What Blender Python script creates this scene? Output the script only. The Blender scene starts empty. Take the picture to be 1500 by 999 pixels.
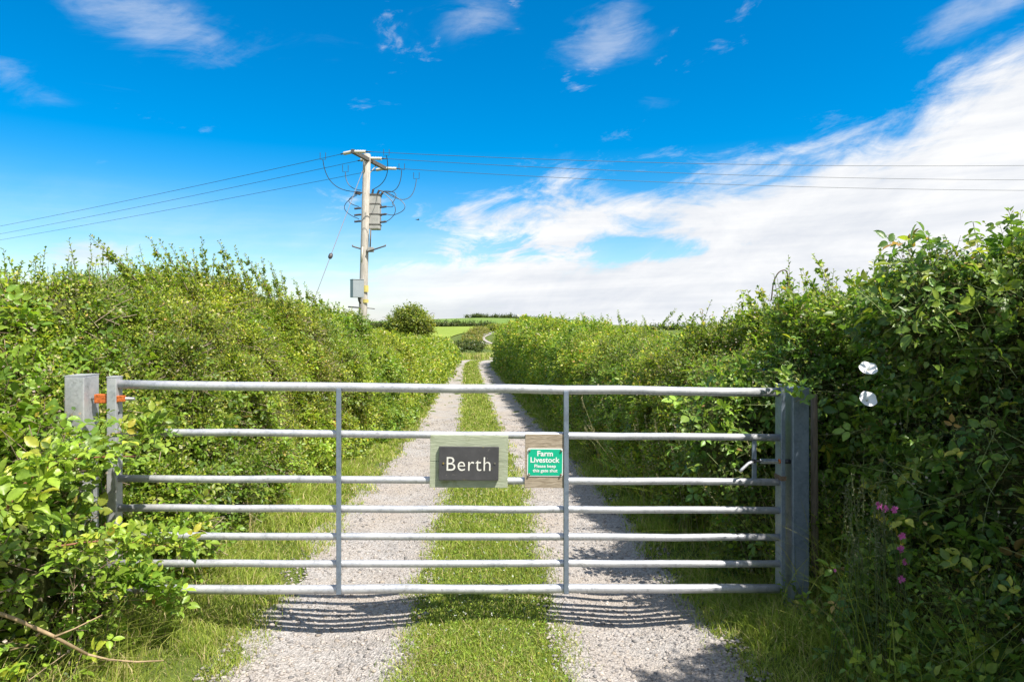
import bpy, bmesh, math, random
import numpy as np
from mathutils import Vector, Matrix, Quaternion

random.seed(7)
RNG = np.random.default_rng(11)
SC = bpy.context.scene
COL = SC.collection
UP = np.array([0., 0., 1.])
CAM_H, FPX, HOR = 1.7, 1000.0, 476.0

def px(x, y, d):
    """a point of the place, d metres ahead, seen at that pixel of the 1500 px photograph"""
    return np.array([(x - 750.0) * d / FPX, d, CAM_H - (y - HOR) * d / FPX])

def V3(*a): return np.array(a, float)
def nz(a):
    a = np.asarray(a, float)
    return a / np.maximum(np.linalg.norm(a, axis=-1, keepdims=True), 1e-9)

# ------------------------------------------------------------------ tagging
def tag(o, label=None, cat=None, group=None, kind=None):
    if label: o['label'] = label
    if cat: o['category'] = cat
    if group: o['group'] = group
    if kind: o['kind'] = kind
    return o

def thing(name, label, cat, loc=(0, 0, 0), group=None):
    o = bpy.data.objects.new(name, None)
    o.empty_display_size = 0.2
    COL.objects.link(o)
    o.location = Vector(loc)
    return tag(o, label, cat, group)

def origin_of(parent):
    p = np.zeros(3)
    while parent is not None:
        p = p + np.array(parent.location)
        parent = parent.parent
    return p

# ------------------------------------------------------------------ materials
def new_mat(name):
    m = bpy.data.materials.new(name)
    m.use_nodes = True
    nt = m.node_tree
    nt.nodes.clear()
    out = nt.nodes.new('ShaderNodeOutputMaterial')
    return m, nt, out

def nd(nt, typ, **kw):
    n = nt.nodes.new(typ)
    for k, v in kw.items():
        if k.startswith('i_'):
            n.inputs[k[2:].replace('_', ' ')].default_value = v
        else:
            setattr(n, k, v)
    return n

def ramp(nt, src, stops):
    r = nt.nodes.new('ShaderNodeValToRGB')
    el = r.color_ramp.elements
    while len(el) < len(stops): el.new(0.5)
    for e, (p, c) in zip(el, stops):
        e.position = p
        e.color = tuple(c) + (1,) if len(c) == 3 else c
    nt.links.new(src, r.inputs[0])
    return r.outputs[0]

def mix(nt, fac, a, b, blend='MIX'):
    m = nt.nodes.new('ShaderNodeMix')
    m.data_type = 'RGBA'; m.blend_type = blend
    def put(sock, v):
        if isinstance(v, (int, float)): sock.default_value = v
        elif isinstance(v, (tuple, list)): sock.default_value = tuple(v) + (1,) if len(v) == 3 else v
        else: nt.links.new(v, sock)
    put(m.inputs[0], fac); put(m.inputs[6], a); put(m.inputs[7], b)
    return m.outputs[2]

def noise(nt, scale, detail=4, rough=.55, vec=None, dist=0):
    n = nt.nodes.new('ShaderNodeTexNoise')
    n.inputs['Scale'].default_value = scale; n.inputs['Detail'].default_value = detail
    n.inputs['Roughness'].default_value = rough; n.inputs['Distortion'].default_value = dist
    if vec is not None: nt.links.new(vec, n.inputs['Vector'])
    return n.outputs['Fac']

def wpos(nt):
    g = nt.nodes.new('ShaderNodeNewGeometry')
    return g.outputs['Position']

def scaled(nt, vec, s):
    m = nt.nodes.new('ShaderNodeMapping')
    m.inputs['Scale'].default_value = s
    nt.links.new(vec, m.inputs[0])
    return m.outputs[0]

def bump(nt, h, strength, dist):
    b = nt.nodes.new('ShaderNodeBump')
    b.inputs['Strength'].default_value = strength; b.inputs['Distance'].default_value = dist
    nt.links.new(h, b.inputs['Height'])
    return b.outputs[0]

def principled(nt, out, col, rough=.6, metal=0., spec=.5, normal=None):
    p = nt.nodes.new('ShaderNodeBsdfPrincipled')
    if isinstance(col, (tuple, list)): p.inputs['Base Color'].default_value = tuple(col) + (1,)
    else: nt.links.new(col, p.inputs['Base Color'])
    if isinstance(rough, (int, float)): p.inputs['Roughness'].default_value = rough
    else: nt.links.new(rough, p.inputs['Roughness'])
    p.inputs['Metallic'].default_value = metal
    p.inputs['Specular IOR Level'].default_value = spec
    if normal is not None: nt.links.new(normal, p.inputs['Normal'])
    if out is not None: nt.links.new(p.outputs[0], out.inputs[0])
    return p

def mat_leaf(name, transl=.35, rough=.42, spec=.45):
    m, nt, out = new_mat(name)
    a = nt.nodes.new('ShaderNodeAttribute'); a.attribute_name = 'col'
    c = a.outputs['Color']
    n = noise(nt, 55, 2, .5, wpos(nt))
    c2 = mix(nt, 1.0, c, ramp(nt, n, [(.3, (.82, .82, .82)), (.7, (1.15, 1.15, 1.15))]), 'MULTIPLY')
    p = principled(nt, None, c2, rough, 0, spec)
    t = nt.nodes.new('ShaderNodeBsdfTranslucent')
    nt.links.new(mix(nt, 1.0, c2, (1.25, 1.3, .55), 'MULTIPLY'), t.inputs[0])
    ms = nt.nodes.new('ShaderNodeMixShader'); ms.inputs[0].default_value = transl
    nt.links.new(p.outputs[0], ms.inputs[1]); nt.links.new(t.outputs[0], ms.inputs[2])
    nt.links.new(ms.outputs[0], out.inputs[0])
    return m

def mat_attr(name, rough=.8, spec=.3, metal=0):
    m, nt, out = new_mat(name)
    a = nt.nodes.new('ShaderNodeAttribute'); a.attribute_name = 'col'
    n = noise(nt, 120, 3, .6, wpos(nt))
    c = mix(nt, 1.0, a.outputs['Color'], ramp(nt, n, [(.3, (.75, .75, .75)), (.7, (1.2, 1.2, 1.2))]), 'MULTIPLY')
    principled(nt, out, c, rough, metal, spec)
    return m

def mat_plain(name, col, rough=.6, metal=0., spec=.5, var=.15, scale=18, bump_s=0, bump_d=.002):
    m, nt, out = new_mat(name)
    n = noise(nt, scale, 5, .6, wpos(nt))
    lo = tuple(x * (1 - var) for x in col); hi = tuple(min(1, x * (1 + var)) for x in col)
    c = ramp(nt, n, [(.3, lo), (.7, hi)])
    nr = bump(nt, n, bump_s, bump_d) if bump_s else None
    principled(nt, out, c, rough, metal, spec, nr)
    return m

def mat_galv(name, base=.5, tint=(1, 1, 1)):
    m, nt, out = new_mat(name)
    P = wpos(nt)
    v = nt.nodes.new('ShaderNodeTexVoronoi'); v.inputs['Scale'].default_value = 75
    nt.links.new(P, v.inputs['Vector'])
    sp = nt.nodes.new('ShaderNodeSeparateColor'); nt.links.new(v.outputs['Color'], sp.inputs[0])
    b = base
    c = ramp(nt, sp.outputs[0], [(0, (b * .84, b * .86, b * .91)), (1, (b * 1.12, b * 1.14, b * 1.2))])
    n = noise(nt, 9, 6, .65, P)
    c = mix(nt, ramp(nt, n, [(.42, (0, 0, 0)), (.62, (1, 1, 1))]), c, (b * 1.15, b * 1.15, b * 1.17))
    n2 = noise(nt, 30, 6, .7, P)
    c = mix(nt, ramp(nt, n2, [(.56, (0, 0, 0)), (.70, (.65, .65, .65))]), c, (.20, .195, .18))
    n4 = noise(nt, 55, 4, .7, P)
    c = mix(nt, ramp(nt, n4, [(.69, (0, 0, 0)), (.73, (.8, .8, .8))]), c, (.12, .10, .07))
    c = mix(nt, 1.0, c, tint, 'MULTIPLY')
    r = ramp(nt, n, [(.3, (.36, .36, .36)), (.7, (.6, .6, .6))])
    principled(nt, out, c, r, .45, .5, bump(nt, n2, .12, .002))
    return m

def mat_wood(name, dark, light, stretch=(14, 14, 1.6), moss=None, rough=.85):
    m, nt, out = new_mat(name)
    P = wpos(nt)
    n = noise(nt, 5, 7, .62, scaled(nt, P, stretch), .6)
    c = ramp(nt, n, [(.28, dark), (.5, tuple((a + b) / 2 for a, b in zip(dark, light))), (.72, light)])
    if moss:
        n3 = noise(nt, 11, 6, .65, P)
        c = mix(nt, ramp(nt, n3, [(.56, (0, 0, 0)), (.68, (.7, .7, .7))]), c, moss)
    principled(nt, out, c, rough, 0, .25, bump(nt, n, .5, .006))
    return m

M = {}
M['galv'] = mat_galv('galvanised_steel', .47)
M['galv_shaded'] = mat_galv('galvanised_shaded', .25, (.80, .96, 1.15))  # darker, bluer copy of galv; shade and sky reflection put into the colour
M['rust'] = mat_plain('rusty_steel', (.50, .13, .03), .85, .1, .3, .5, 90, .5, .003)
M['old_band'] = mat_plain('stained_band', (.16, .11, .075), .8, .1, .3, .4, 90, .4, .002)
M['dark_metal'] = mat_plain('dark_metal', (.05, .05, .055), .5, .5, .5, .3, 60)
M['spring'] = mat_plain('spring_steel', (.4, .41, .43), .35, .8, .5, .1, 60)
M['bolt_zinc'] = mat_plain('zinc_bolt', (.5, .5, .5), .4, .7, .5, .15, 60)
M['leaf'] = mat_leaf('leaf', .46)
M['bramble'] = mat_leaf('bramble_leaf', .36, .40, .45)
M['grass'] = mat_leaf('grass_blade', .35, .5, .3)
M['petal'] = mat_leaf('petal', .4, .6, .2)
M['stem'] = mat_attr('stem', .75, .25)
M['stone'] = mat_attr('stone', .9, .25)
M['core'] = mat_plain('inner_shade', (.075, .085, .030), .95, 0, .1, .5, 25, .8, .03)  # dark lumps inside the leaves, inner shade put into their colour
M['bark'] = mat_wood('bark', (.06, .045, .03), (.2, .16, .11))
M['pole'] = mat_wood('weathered_pole', (.25, .225, .19), (.58, .54, .48), (9, 9, .7), (.24, .235, .19))
M['board_pale'] = None

# ------------------------------------------------------------------ mesh builders
def raw_mesh(name, verts, faces_by_n, mat, parent=None, col=None, smooth=False, uv=None):
    """verts (N,3) in world coordinates; faces_by_n: list of (k, array(M,k))"""
    me = bpy.data.meshes.new(name)
    o0 = origin_of(parent)
    v = (np.asarray(verts, float) - o0).astype(np.float32)
    me.vertices.add(len(v)); me.vertices.foreach_set('co', v.ravel())
    loops = np.concatenate([np.asarray(f, np.int32).ravel() for k, f in faces_by_n])
    tot = np.concatenate([np.full(len(f), k, np.int32) for k, f in faces_by_n])
    start = np.concatenate([[0], np.cumsum(tot)[:-1]]).astype(np.int32)
    me.loops.add(len(loops)); me.loops.foreach_set('vertex_index', loops)
    me.polygons.add(len(tot)); me.polygons.foreach_set('loop_start', start)
    if smooth: me.polygons.foreach_set('use_smooth', np.ones(len(tot), bool))
    me.update(calc_edges=True)
    if col is not None:
        a = me.color_attributes.new('col', 'FLOAT_COLOR', 'POINT')
        c = np.ones((len(v), 4), np.float32); c[:, :3] = col
        a.data.foreach_set('color', c.ravel())
    me.materials.append(mat)
    o = bpy.data.objects.new(name, me)
    COL.objects.link(o)
    if parent is not None: o.parent = parent
    return o

class MB:
    """collects solid pieces in world coordinates and links them as ONE mesh object"""
    def __init__(s): s.bm = bmesh.new()
    def box(s, c, half, axes=None, bev=0.0, seg=2):
        bm = bmesh.new()
        bmesh.ops.create_cube(bm, size=2.0)
        for v in bm.verts: v.co = Vector((v.co.x * half[0], v.co.y * half[1], v.co.z * half[2]))
        if bev > 0: bmesh.ops.bevel(bm, geom=list(bm.edges), offset=bev, segments=seg, affect='EDGES', profile=.6)
        A = axes if axes is not None else np.eye(3)
        c = np.asarray(c, float)
        for v in bm.verts:
            p = c + A[0] * v.co.x + A[1] * v.co.y + A[2] * v.co.z
            v.co = Vector(p)
        s._add(bm)
        return s
    def _add(s, bm):
        bmesh.ops.recalc_face_normals(bm, faces=list(bm.faces))
        me = bpy.data.meshes.new('tmp'); bm.to_mesh(me); bm.free()
        s.bm.from_mesh(me); bpy.data.meshes.remove(me)
    def tube(s, pts, r, n=10, caps=True):
        pts = [np.asarray(p, float) for p in pts]
        rs = r if isinstance(r, (list, tuple, np.ndarray)) else [r] * len(pts)
        bm = bmesh.new(); rings = []
        ref = None
        for i, p in enumerate(pts):
            t = nz((pts[min(i + 1, len(pts) - 1)] - pts[max(i - 1, 0)]))
            if ref is None:
                ref = V3(0, 0, 1) if abs(t[2]) < .9 else V3(1, 0, 0)
            a = nz(np.cross(t, ref)); b = np.cross(a, t); ref = nz(b)
            rings.append([bm.verts.new(Vector(p + rs[i] * (a * math.cos(q) + b * math.sin(q)))) for q in [2 * math.pi * k / n for k in range(n)]])
        for i in range(len(rings) - 1):
            for k in range(n):
                f = bm.faces.new((rings[i][k], rings[i][(k + 1) % n], rings[i + 1][(k + 1) % n], rings[i + 1][k]))
                f.smooth = n > 5
        if caps:
            bm.faces.new(rings[0]); bm.faces.new(rings[-1])
        s._add(bm)
        return s
    def build(s, name, mat, parent=None):
        o0 = Vector(origin_of(parent))
        for v in s.bm.verts: v.co -= o0
        me = bpy.data.meshes.new(name); s.bm.to_mesh(me); s.bm.free()
        me.materials.append(mat)
        o = bpy.data.objects.new(name, me); COL.objects.link(o)
        if parent is not None: o.parent = parent
        return o

def text_mesh(name, body, size, loc, ex, ez, mat, parent, extrude=.001, bold=0.0, space=1.0, width=None):
    """lettering lying in the plane of ex (reading direction) and ez (up), centred on loc"""
    cu = bpy.data.curves.new('t', 'FONT'); cu.body = body; cu.size = size; cu.align_x = 'CENTER'; cu.align_y = 'CENTER'
    cu.extrude = extrude; cu.offset = bold; cu.space_character = space; cu.resolution_u = 4
    to = bpy.data.objects.new('t', cu); COL.objects.link(to)
    dg = bpy.context.evaluated_depsgraph_get()
    me = bpy.data.meshes.new_from_object(to.evaluated_get(dg))
    bpy.data.objects.remove(to); bpy.data.curves.remove(cu)
    co = np.empty(len(me.vertices) * 3); me.vertices.foreach_get('co', co); co = co.reshape(-1, 3)
    mid = (co.max(0) + co.min(0)) / 2; co[:, :2] -= mid[:2]
    if width: co[:, 0] *= width / (co[:, 0].max() - co[:, 0].min())
    en = np.cross(ex, ez)
    w = np.asarray(loc) + co[:, :1] * ex + co[:, 1:2] * ez + co[:, 2:3] * en
    w = w - origin_of(parent)
    me.vertices.foreach_set('co', w.astype(np.float32).ravel()); me.update()
    me.materials.clear(); me.materials.append(mat); me.name = name
    o = bpy.data.objects.new(name, me); COL.objects.link(o); o.parent = parent
    return o

# ------------------------------------------------------------------ terrain
PY = np.array([-40, 0, 5, 6.4, 10, 18, 28, 38, 50, 65, 80, 120, 155, 195, 235, 300, 350, 450, 700, 900, 1300, 2500, 6000], float)
PZ = np.array([0.2, 0, 0, -.04, -.21, -.53, -.66, -.75, -.95, -1.5, -2.0, -2.7, -2.65, -1.95, -1.2, .05, .9, 2.6, 8.5, 10, 8, 0, -30], float)
FLATZ = np.array([0.2, 0, 0, -.04, -.21, -.53, -.66, -.75, -.95, -1.4, -1.6, -1.7, -1.6, -1.4, -1.2, -1, -.8, -.5, -.5, -1, -3, -12, -60], float)
CY = np.array([-20, 0, 3.25, 4.2, 6.4, 10, 18, 28, 38, 45, 52, 58, 66, 80, 100, 125, 150, 175, 195, 215, 240, 300, 400], float)
CX = np.array([0, -.10, -.127, -.18, -.25, -.43, -.92, -1.6, -2.28, -2.65, -2.5, -1.2, 1.5, 5, 6.5, 3, -4.2, -7.7, -8.9, -8.4, -6.5, 2, 25], float)

def smooth_interp(x, xp, fp):
    """monotone-ish cubic (Catmull-Rom) interpolation"""
    x = np.asarray(x, float)
    m = np.gradient(fp, xp)
    i = np.clip(np.searchsorted(xp, x) - 1, 0, len(xp) - 2)
    h = xp[i + 1] - xp[i]; t = np.clip((x - xp[i]) / h, 0, 1)
    return ((2 * t**3 - 3 * t**2 + 1) * fp[i] + (t**3 - 2 * t**2 + t) * h * m[i] + (-2 * t**3 + 3 * t**2) * fp[i + 1] + (t**3 - t**2) * h * m[i + 1])

def track_x(y): return smooth_interp(y, CY, CX)

def wob(x, y, s=1.0, seed=0.):
    return (np.sin(x * 1.7 * s + 1.3 * y * s + seed) + np.sin(2.9 * x * s - 2.1 * y * s + 2.1 + seed * 1.7) * .6 + np.sin(5.3 * y * s + 3.7 * x * s + seed * .7) * .4) / 2.0

def ground_z(x, y):
    x = np.asarray(x, float); y = np.asarray(y, float)
    u = x / np.maximum(y, 30.)
    lat = np.interp(u, [-1.2, -.5, -.22, -.13, -.05, .0, .05, .1, .18, .3, 1.2], [.1, .25, .55, .8, 1.0, .95, .7, .42, .15, .05, 0])
    z = smooth_interp(y, PY, FLATZ) * (1 - lat) + smooth_interp(y, PY, PZ) * lat
    t = x - track_x(y)
    near = np.clip((70 - y) / 30, 0, 1)
    at = np.abs(t)
    rut = -.035 * np.exp(-((at - .82) / .3) ** 2) + .03 * np.exp(-(t / .3) ** 2)
    verge = .10 * np.clip((at - 1.3) / .9, 0, 1)
    z = z + near * (rut + verge + .012 * wob(x, y, 1.6) + .006 * wob(x, y, 5.0, 2.))
    return z

RUT_IN, RUT_OUT = .39, 1.26

def sheet(name, ys, xs_of, mat, lift=0., kind='structure', parent=None):
    """grid sheet following the ground; xs_of(y) gives the row's x values"""
    rows = [np.asarray(xs_of(y)) for y in ys]
    n = len(rows[0])
    X = np.array(rows); Y = np.repeat(np.array(ys)[:, None], n, 1)
    Z = ground_z(X, Y) + lift
    verts = np.stack([X, Y, Z], -1).reshape(-1, 3)
    i = np.arange((len(ys) - 1) * (n)).reshape(len(ys) - 1, n)[:, :-1].ravel()
    q = np.stack([i, i + 1, i + n + 1, i + n], 1)
    o = raw_mesh(name, verts, [(4, q)], mat, parent, smooth=True)
    if kind: o['kind'] = kind
    return o

def mat_ground():
    m, nt, out = new_mat('grassy_ground')
    P = wpos(nt)
    n1 = noise(nt, .35, 6, .6, P); n2 = noise(nt, 7, 7, .7, P); n3 = noise(nt, 60, 4, .6, P)
    c = ramp(nt, n2, [(.3, (.05, .075, .016)), (.55, (.095, .135, .028)), (.75, (.17, .17, .06))])
    c = mix(nt, ramp(nt, n1, [(.4, (0, 0, 0)), (.65, (.5, .5, .5))]), c, (.13, .16, .035))
    c = mix(nt, ramp(nt, n3, [(.55, (0, 0, 0)), (.7, (.5, .5, .5))]), c, (.16, .13, .08))
    principled(nt, out, c, .95, 0, .1, bump(nt, n3, .8, .02))
    return m

def mat_gravel():
    m, nt, out = new_mat('pale_gravel')
    P = wpos(nt)
    n1 = noise(nt, 1.3, 6, .6, P); n2 = noise(nt, 26, 6, .7, P)
    v = nt.nodes.new('ShaderNodeTexVoronoi'); v.inputs['Scale'].default_value = 85; nt.links.new(P, v.inputs['Vector'])
    sp = nt.nodes.new('ShaderNodeSeparateColor'); nt.links.new(v.outputs['Color'], sp.inputs[0])
    c = ramp(nt, sp.outputs[0], [(0, (.215, .203, .193)), (.3, (.35, .327, .308)), (1, (.46, .43, .405))])
    c = mix(nt, ramp(nt, n1, [(.42, (0, 0, 0)), (.64, (.75, .75, .75))]), c, (.38, .325, .27))
    n5 = noise(nt, 3.1, 7, .7, P, .4)
    c = mix(nt, ramp(nt, n5, [(.54, (0, 0, 0)), (.68, (.7, .7, .7))]), c, (.20, .182, .165))
    c = mix(nt, ramp(nt, n2, [(.58, (0, 0, 0)), (.70, (.55, .55, .55))]), c, (.2, .185, .17))
    h = mix(nt, .5, v.outputs['Distance'], n2)
    principled(nt, out, c, .95, 0, .15, bump(nt, h, .9, .02))
    return m

M['ground'] = mat_ground(); M['gravel'] = mat_gravel()

def mat_field(name, a, b, scale=.06):
    m, nt, out = new_mat(name)
    P = wpos(nt)
    n = noise(nt, scale, 6, .6, scaled(nt, P, (1, .3, 1))); n2 = noise(nt, 1.5, 4, .6, P)
    c = ramp(nt, n, [(.35, a), (.65, b)])
    c = mix(nt, .35, c, ramp(nt, n2, [(.3, tuple(x * .6 for x in a)), (.7, b)]))
    principled(nt, out, c, .95, 0, .1)
    return m

ys = np.concatenate([np.arange(-20, 2, 1.0), np.arange(2, 10, .12), 10 * 1.035 ** np.arange(0, 190)])
us = np.sinh(np.linspace(-4.6, 4.6, 151)) / math.sinh(4.6)
def ground_row(y):
    w = 26 + max(y, 0) * 1.6
    return us * w + track_x(min(y, 60)) * max(0, 1 - max(y, 0) / 120)
sheet('ground', list(ys), ground_row, M['ground'])

# the two wheel ruts are one gravel lane with a grass strip between them
yt = np.concatenate([np.arange(-6, 2.4, .3), np.arange(2.4, 10, .08), np.arange(10, 70, .4), np.arange(70, 330, 2.0)])
def lane():
    vs, fs = [], []
    base = 0
    for side in (-1, 1):
        n = 11
        rows = []
        for y in yt:
            c = track_x(y)
            # lateral direction of the bend
            dx = float(track_x(y + .5) - track_x(y - .5))
            k = math.sqrt(1 + dx * dx)
            e1 = RUT_IN + .05 * wob(y, side, 2.3) + .03 * wob(y, side, 7.) 
            e2 = RUT_OUT + .07 * wob(y, side + 4, 1.9, 1.) + .04 * wob(y, side, 6., 3.) + (.12 if side < 0 and 5.2 < y < 8 else 0)
            o = np.linspace(e1, e2, n) * side * k
            rows.append(np.stack([c + o, np.full(n, y)], -1))
        R = np.array(rows)
        lift = .006 + .0 * R[..., 0] + np.where(R[..., 1] > 60, .12, 0)
        Z = ground_z(R[..., 0], R[..., 1]) + lift
        v = np.concatenate([R, Z[..., None]], -1).reshape(-1, 3)
        i = np.arange((len(yt) - 1) * n).reshape(-1, n)[:, :-1].ravel()
        q = np.stack([i, i + 1, i + n + 1, i + n], 1)
        vs.append(v); fs.append(q + base); base += len(v)
    o = raw_mesh('track', np.concatenate(vs), [(4, np.concatenate(fs))], M['gravel'], smooth=True)
    o['kind'] = 'structure'
lane()

# far fields draped over the rise
M['field1'] = mat_field('young_crop', (.19, .265, .04), (.27, .335, .06))
M['field2'] = mat_field('pasture', (.12, .20, .04), (.19, .27, .06), .02)
def track_left(y): return track_x(y) - 7.5 - (y - 150) * .02
sheet('field', list(np.arange(150, 344, 4.)), lambda y: np.linspace(-.34 * y, min(track_left(y), -.052 * y) if y < 250 else -.030 * y, 40), M['field1'], .25)
sheet('upper_field', list(np.arange(358, 900, 12.)), lambda y: np.linspace(-.3 * y, .045 * y, 40), M['field2'], .5)

# ------------------------------------------------------------------ foliage
def T_leaf(n):
    """leaf templates: (along, side, lift) and triangles; folded along the midrib and drooping to the tip"""
    if n == 4:
        v = np.array([(0, 0, 0), (.45, .5, .10), (1, 0, -.06), (.45, -.5, .10)])
        f = np.array([(0, 2, 1), (0, 3, 2)])
    elif n == 7:
        v = np.array([(0, 0, 0), (.28, .42, .07), (.62, .40, .06), (1, 0, -.14), (.62, -.40, .06), (.28, -.42, .07), (.45, 0, -.01)])
        f = np.array([(0, 6, 1), (1, 6, 2), (2, 6, 3), (3, 6, 4), (4, 6, 5), (5, 6, 0)])
    else:
        up = [(.06, .17), (.16, .36), (.24, .38), (.34, .50), (.42, .46), (.53, .50), (.60, .42), (.71, .38), (.78, .27), (.88, .18)]
        mid = [(0, 0, 0), (.3, 0, .0), (.55, 0, -.02), (.8, 0, -.07), (1, 0, -.16)]
        v = [m for m in mid]
        L = []; R = []
        for a, s in up:
            L.append(len(v)); v.append((a, s, .16 * s - .16 * max(0, a - .4) ** 2 + (.02 if len(L) % 2 else -.012)))
        for a, s in up:
            R.append(len(v)); v.append((a, -s, .16 * s - .16 * max(0, a - .4) ** 2 + (.02 if len(R) % 2 else -.012)))
        f = []
        own = [0, 0, 1, 1, 1, 2, 2, 3, 3, 3]
        for S, sg in ((L, 1), (R, -1)):
            seq = S + [4]
            prev_m = 0
            tri = [(0, seq[0], None)]
            f.append((0, S[0], 1) if sg > 0 else (0, 1, S[0]))
            for k in range(len(S) - 1):
                m = max(1, own[k])
                a, b = S[k], S[k + 1]
                m2 = max(1, own[k + 1])
                f.append((m, a, b) if sg > 0 else (m, b, a))
                if m2 != m: f.append((m, b, m2) if sg > 0 else (m, m2, b))
            f.append((3, S[-1], 4) if sg > 0 else (3, 4, S[-1]))
        f = [(a, c, b) for a, b, c in f]
        v = np.array(v); f = np.array(f)
    return np.array(v, float), np.array(f)
TPL = {4: T_leaf(4), 7: T_leaf(7), 25: T_leaf(25)}

class Leaves:
    """collects leaves and makes ONE mesh of them"""
    def __init__(s): s.parts = []
    def add(s, P, A, N, L, W, C, tpl=4):
        P = np.asarray(P, float)
        n = len(P)
        if n == 0: return
        A = nz(A); N = nz(N - A * np.sum(N * A, -1, keepdims=True)); B = np.cross(N, A)
        v, f = TPL[tpl]
        L = np.broadcast_to(np.asarray(L, float), (n,))[:, None, None]; W = np.broadcast_to(np.asarray(W, float), (n,))[:, None, None]
        curl = RNG.uniform(.5, 1.6, (n, 1, 1))
        co = P[:, None] + A[:, None] * (L * v[None, :, :1]) + B[:, None] * (W * v[None, :, 1:2]) + N[:, None] * (L * curl * v[None, :, 2:3])
        idx = f[None] + (np.arange(n) * len(v))[:, None, None]
        cc = np.repeat(np.asarray(C, float)[:, None], len(v), 1)
        s.parts.append((co.reshape(-1, 3), idx.reshape(-1, 3), cc.reshape(-1, 3)))
    def build(s, name, mat, parent=None):
        base = 0; vs, fs, cs = [], [], []
        for v, f, c in s.parts:
            vs.append(v); fs.append(f + base); cs.append(c); base += len(v)
        return raw_mesh(name, np.concatenate(vs), [(3, np.concatenate(fs))], mat, parent, np.concatenate(cs))

class Stems:
    """thin three sided stems, ONE mesh"""
    def __init__(s): s.v = []; s.f = []; s.c = []; s.n = 0
    def add(s, P0, P1, r0, r1, C, bend=None):
        """arrays of straight or bent stems"""
        P0 = np.asarray(P0, float); P1 = np.asarray(P1, float); n = len(P0)
        if n == 0: return
        mid = (P0 + P1) / 2 + (bend if bend is not None else 0)
        ax = nz(P1 - P0)
        ref = np.where(np.abs(ax[:, 2:3]) > .9, V3(1, 0, 0), V3(0, 0, 1))
        a = nz(np.cross(ax, ref)); b = np.cross(ax, a)
        r0 = np.broadcast_to(r0, (n,))[:, None]; r1 = np.broadcast_to(r1, (n,))[:, None]
        rings = []
        for p, r in ((P0, r0), (mid, (r0 + r1) / 2), (P1, r1)):
            for q in range(3):
                t = 2 * math.pi * q / 3
                rings.append(p + r * (a * math.cos(t) + b * math.sin(t)))
        R = np.stack(rings, 1)                       # n, 9, 3
        fq = []
        for k in range(2):
            for q in range(3):
                fq.append((k * 3 + q, k * 3 + (q + 1) % 3, (k + 1) * 3 + (q + 1) % 3, (k + 1) * 3 + q))
        fq = np.array(fq)
        s.f.append((fq[None] + (np.arange(n) * 9)[:, None, None] + s.n).reshape(-1, 4))
        s.v.append(R.reshape(-1, 3)); s.n += n * 9
        C = np.broadcast_to(np.asarray(C, float), (n, 3))
        s.c.append(np.repeat(C[:, None], 9, 1).reshape(-1, 3))
    def build(s, name, mat, parent=None):
        return raw_mesh(name, np.concatenate(s.v), [(4, np.concatenate(s.f))], mat, parent, np.concatenate(s.c))

PAL = {   # leaf colours and how common each is
 'hawthorn': [((.165, .22, .030), 5), ((.12, .18, .026), 4), ((.23, .27, .040), 3.2), ((.30, .32, .05), 1.2), ((.075, .13, .024), 2), ((.34, .24, .09), .2), ((.40, .36, .24), .7)],
 'bramble':  [((.16, .25, .034), 5), ((.20, .30, .042), 4), ((.11, .19, .032), 3), ((.28, .33, .05), 1.6), ((.38, .34, .06), .2), ((.30, .17, .07), .08)],
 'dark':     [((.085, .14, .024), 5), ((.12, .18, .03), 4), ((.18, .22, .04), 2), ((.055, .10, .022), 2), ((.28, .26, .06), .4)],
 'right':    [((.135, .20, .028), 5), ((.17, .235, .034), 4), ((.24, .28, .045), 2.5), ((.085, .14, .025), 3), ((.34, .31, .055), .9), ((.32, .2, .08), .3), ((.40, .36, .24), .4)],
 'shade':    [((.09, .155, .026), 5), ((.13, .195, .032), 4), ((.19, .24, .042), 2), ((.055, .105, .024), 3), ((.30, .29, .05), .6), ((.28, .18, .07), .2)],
 'far':      [((.17, .22, .035), 4), ((.23, .26, .045), 4), ((.11, .16, .03), 3), ((.30, .29, .06), 1)],
 'fardark':  [((.06, .095, .026), 4), ((.085, .125, .03), 4), ((.13, .17, .04), 2)],
 'tan':      [((.27, .25, .06), 4), ((.22, .25, .045), 3), ((.34, .27, .10), 2), ((.14, .18, .035), 2)],
}
def fld(P, s, k=0.):
    """a smooth random field through the foliage, about -1..1"""
    x, y, z = P[:, 0] * s, P[:, 1] * s, P[:, 2] * s
    return (np.sin(x * 2.1 + 1.7 * np.sin(y * 1.3 + k) + k) + np.sin(y * 1.9 + 1.5 * np.sin(z * 1.7 + x + k * 2)) + np.sin(z * 2.6 + 1.3 * np.sin(x * 1.6 - y + k)) + .6 * np.sin(4.3 * x + 3.1 * y - 5.2 * z + k)) / 2.4
def patchy(P):
    """colour of the growth from place to place: one plant yellower, another greyer"""
    a = fld(P, 1.0, 1.) ; b = fld(P, 2.7, 5.); c = fld(P, .55, 9.)
    v = 1 + .16 * a + .14 * b
    yel = .5 + .5 * np.clip(c + .4 * b, -1, 1)
    return np.stack([v * (.86 + .30 * yel), v * (.95 + .10 * yel), v * (1.05 - .1 * yel)], 1)
def palette(name, n):
    cs = np.array([c for c, w in PAL[name]]); w = np.array([w for c, w in PAL[name]], float)
    c = cs[RNG.choice(len(cs), n, p=w / w.sum())]
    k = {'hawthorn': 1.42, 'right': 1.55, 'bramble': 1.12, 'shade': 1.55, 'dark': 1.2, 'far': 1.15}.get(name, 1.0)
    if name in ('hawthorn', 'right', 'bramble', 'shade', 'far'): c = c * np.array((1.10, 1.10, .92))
    return c * k * RNG.uniform(.8, 1.22, (n, 1)) * RNG.uniform(.94, 1.06, (n, 3))

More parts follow.
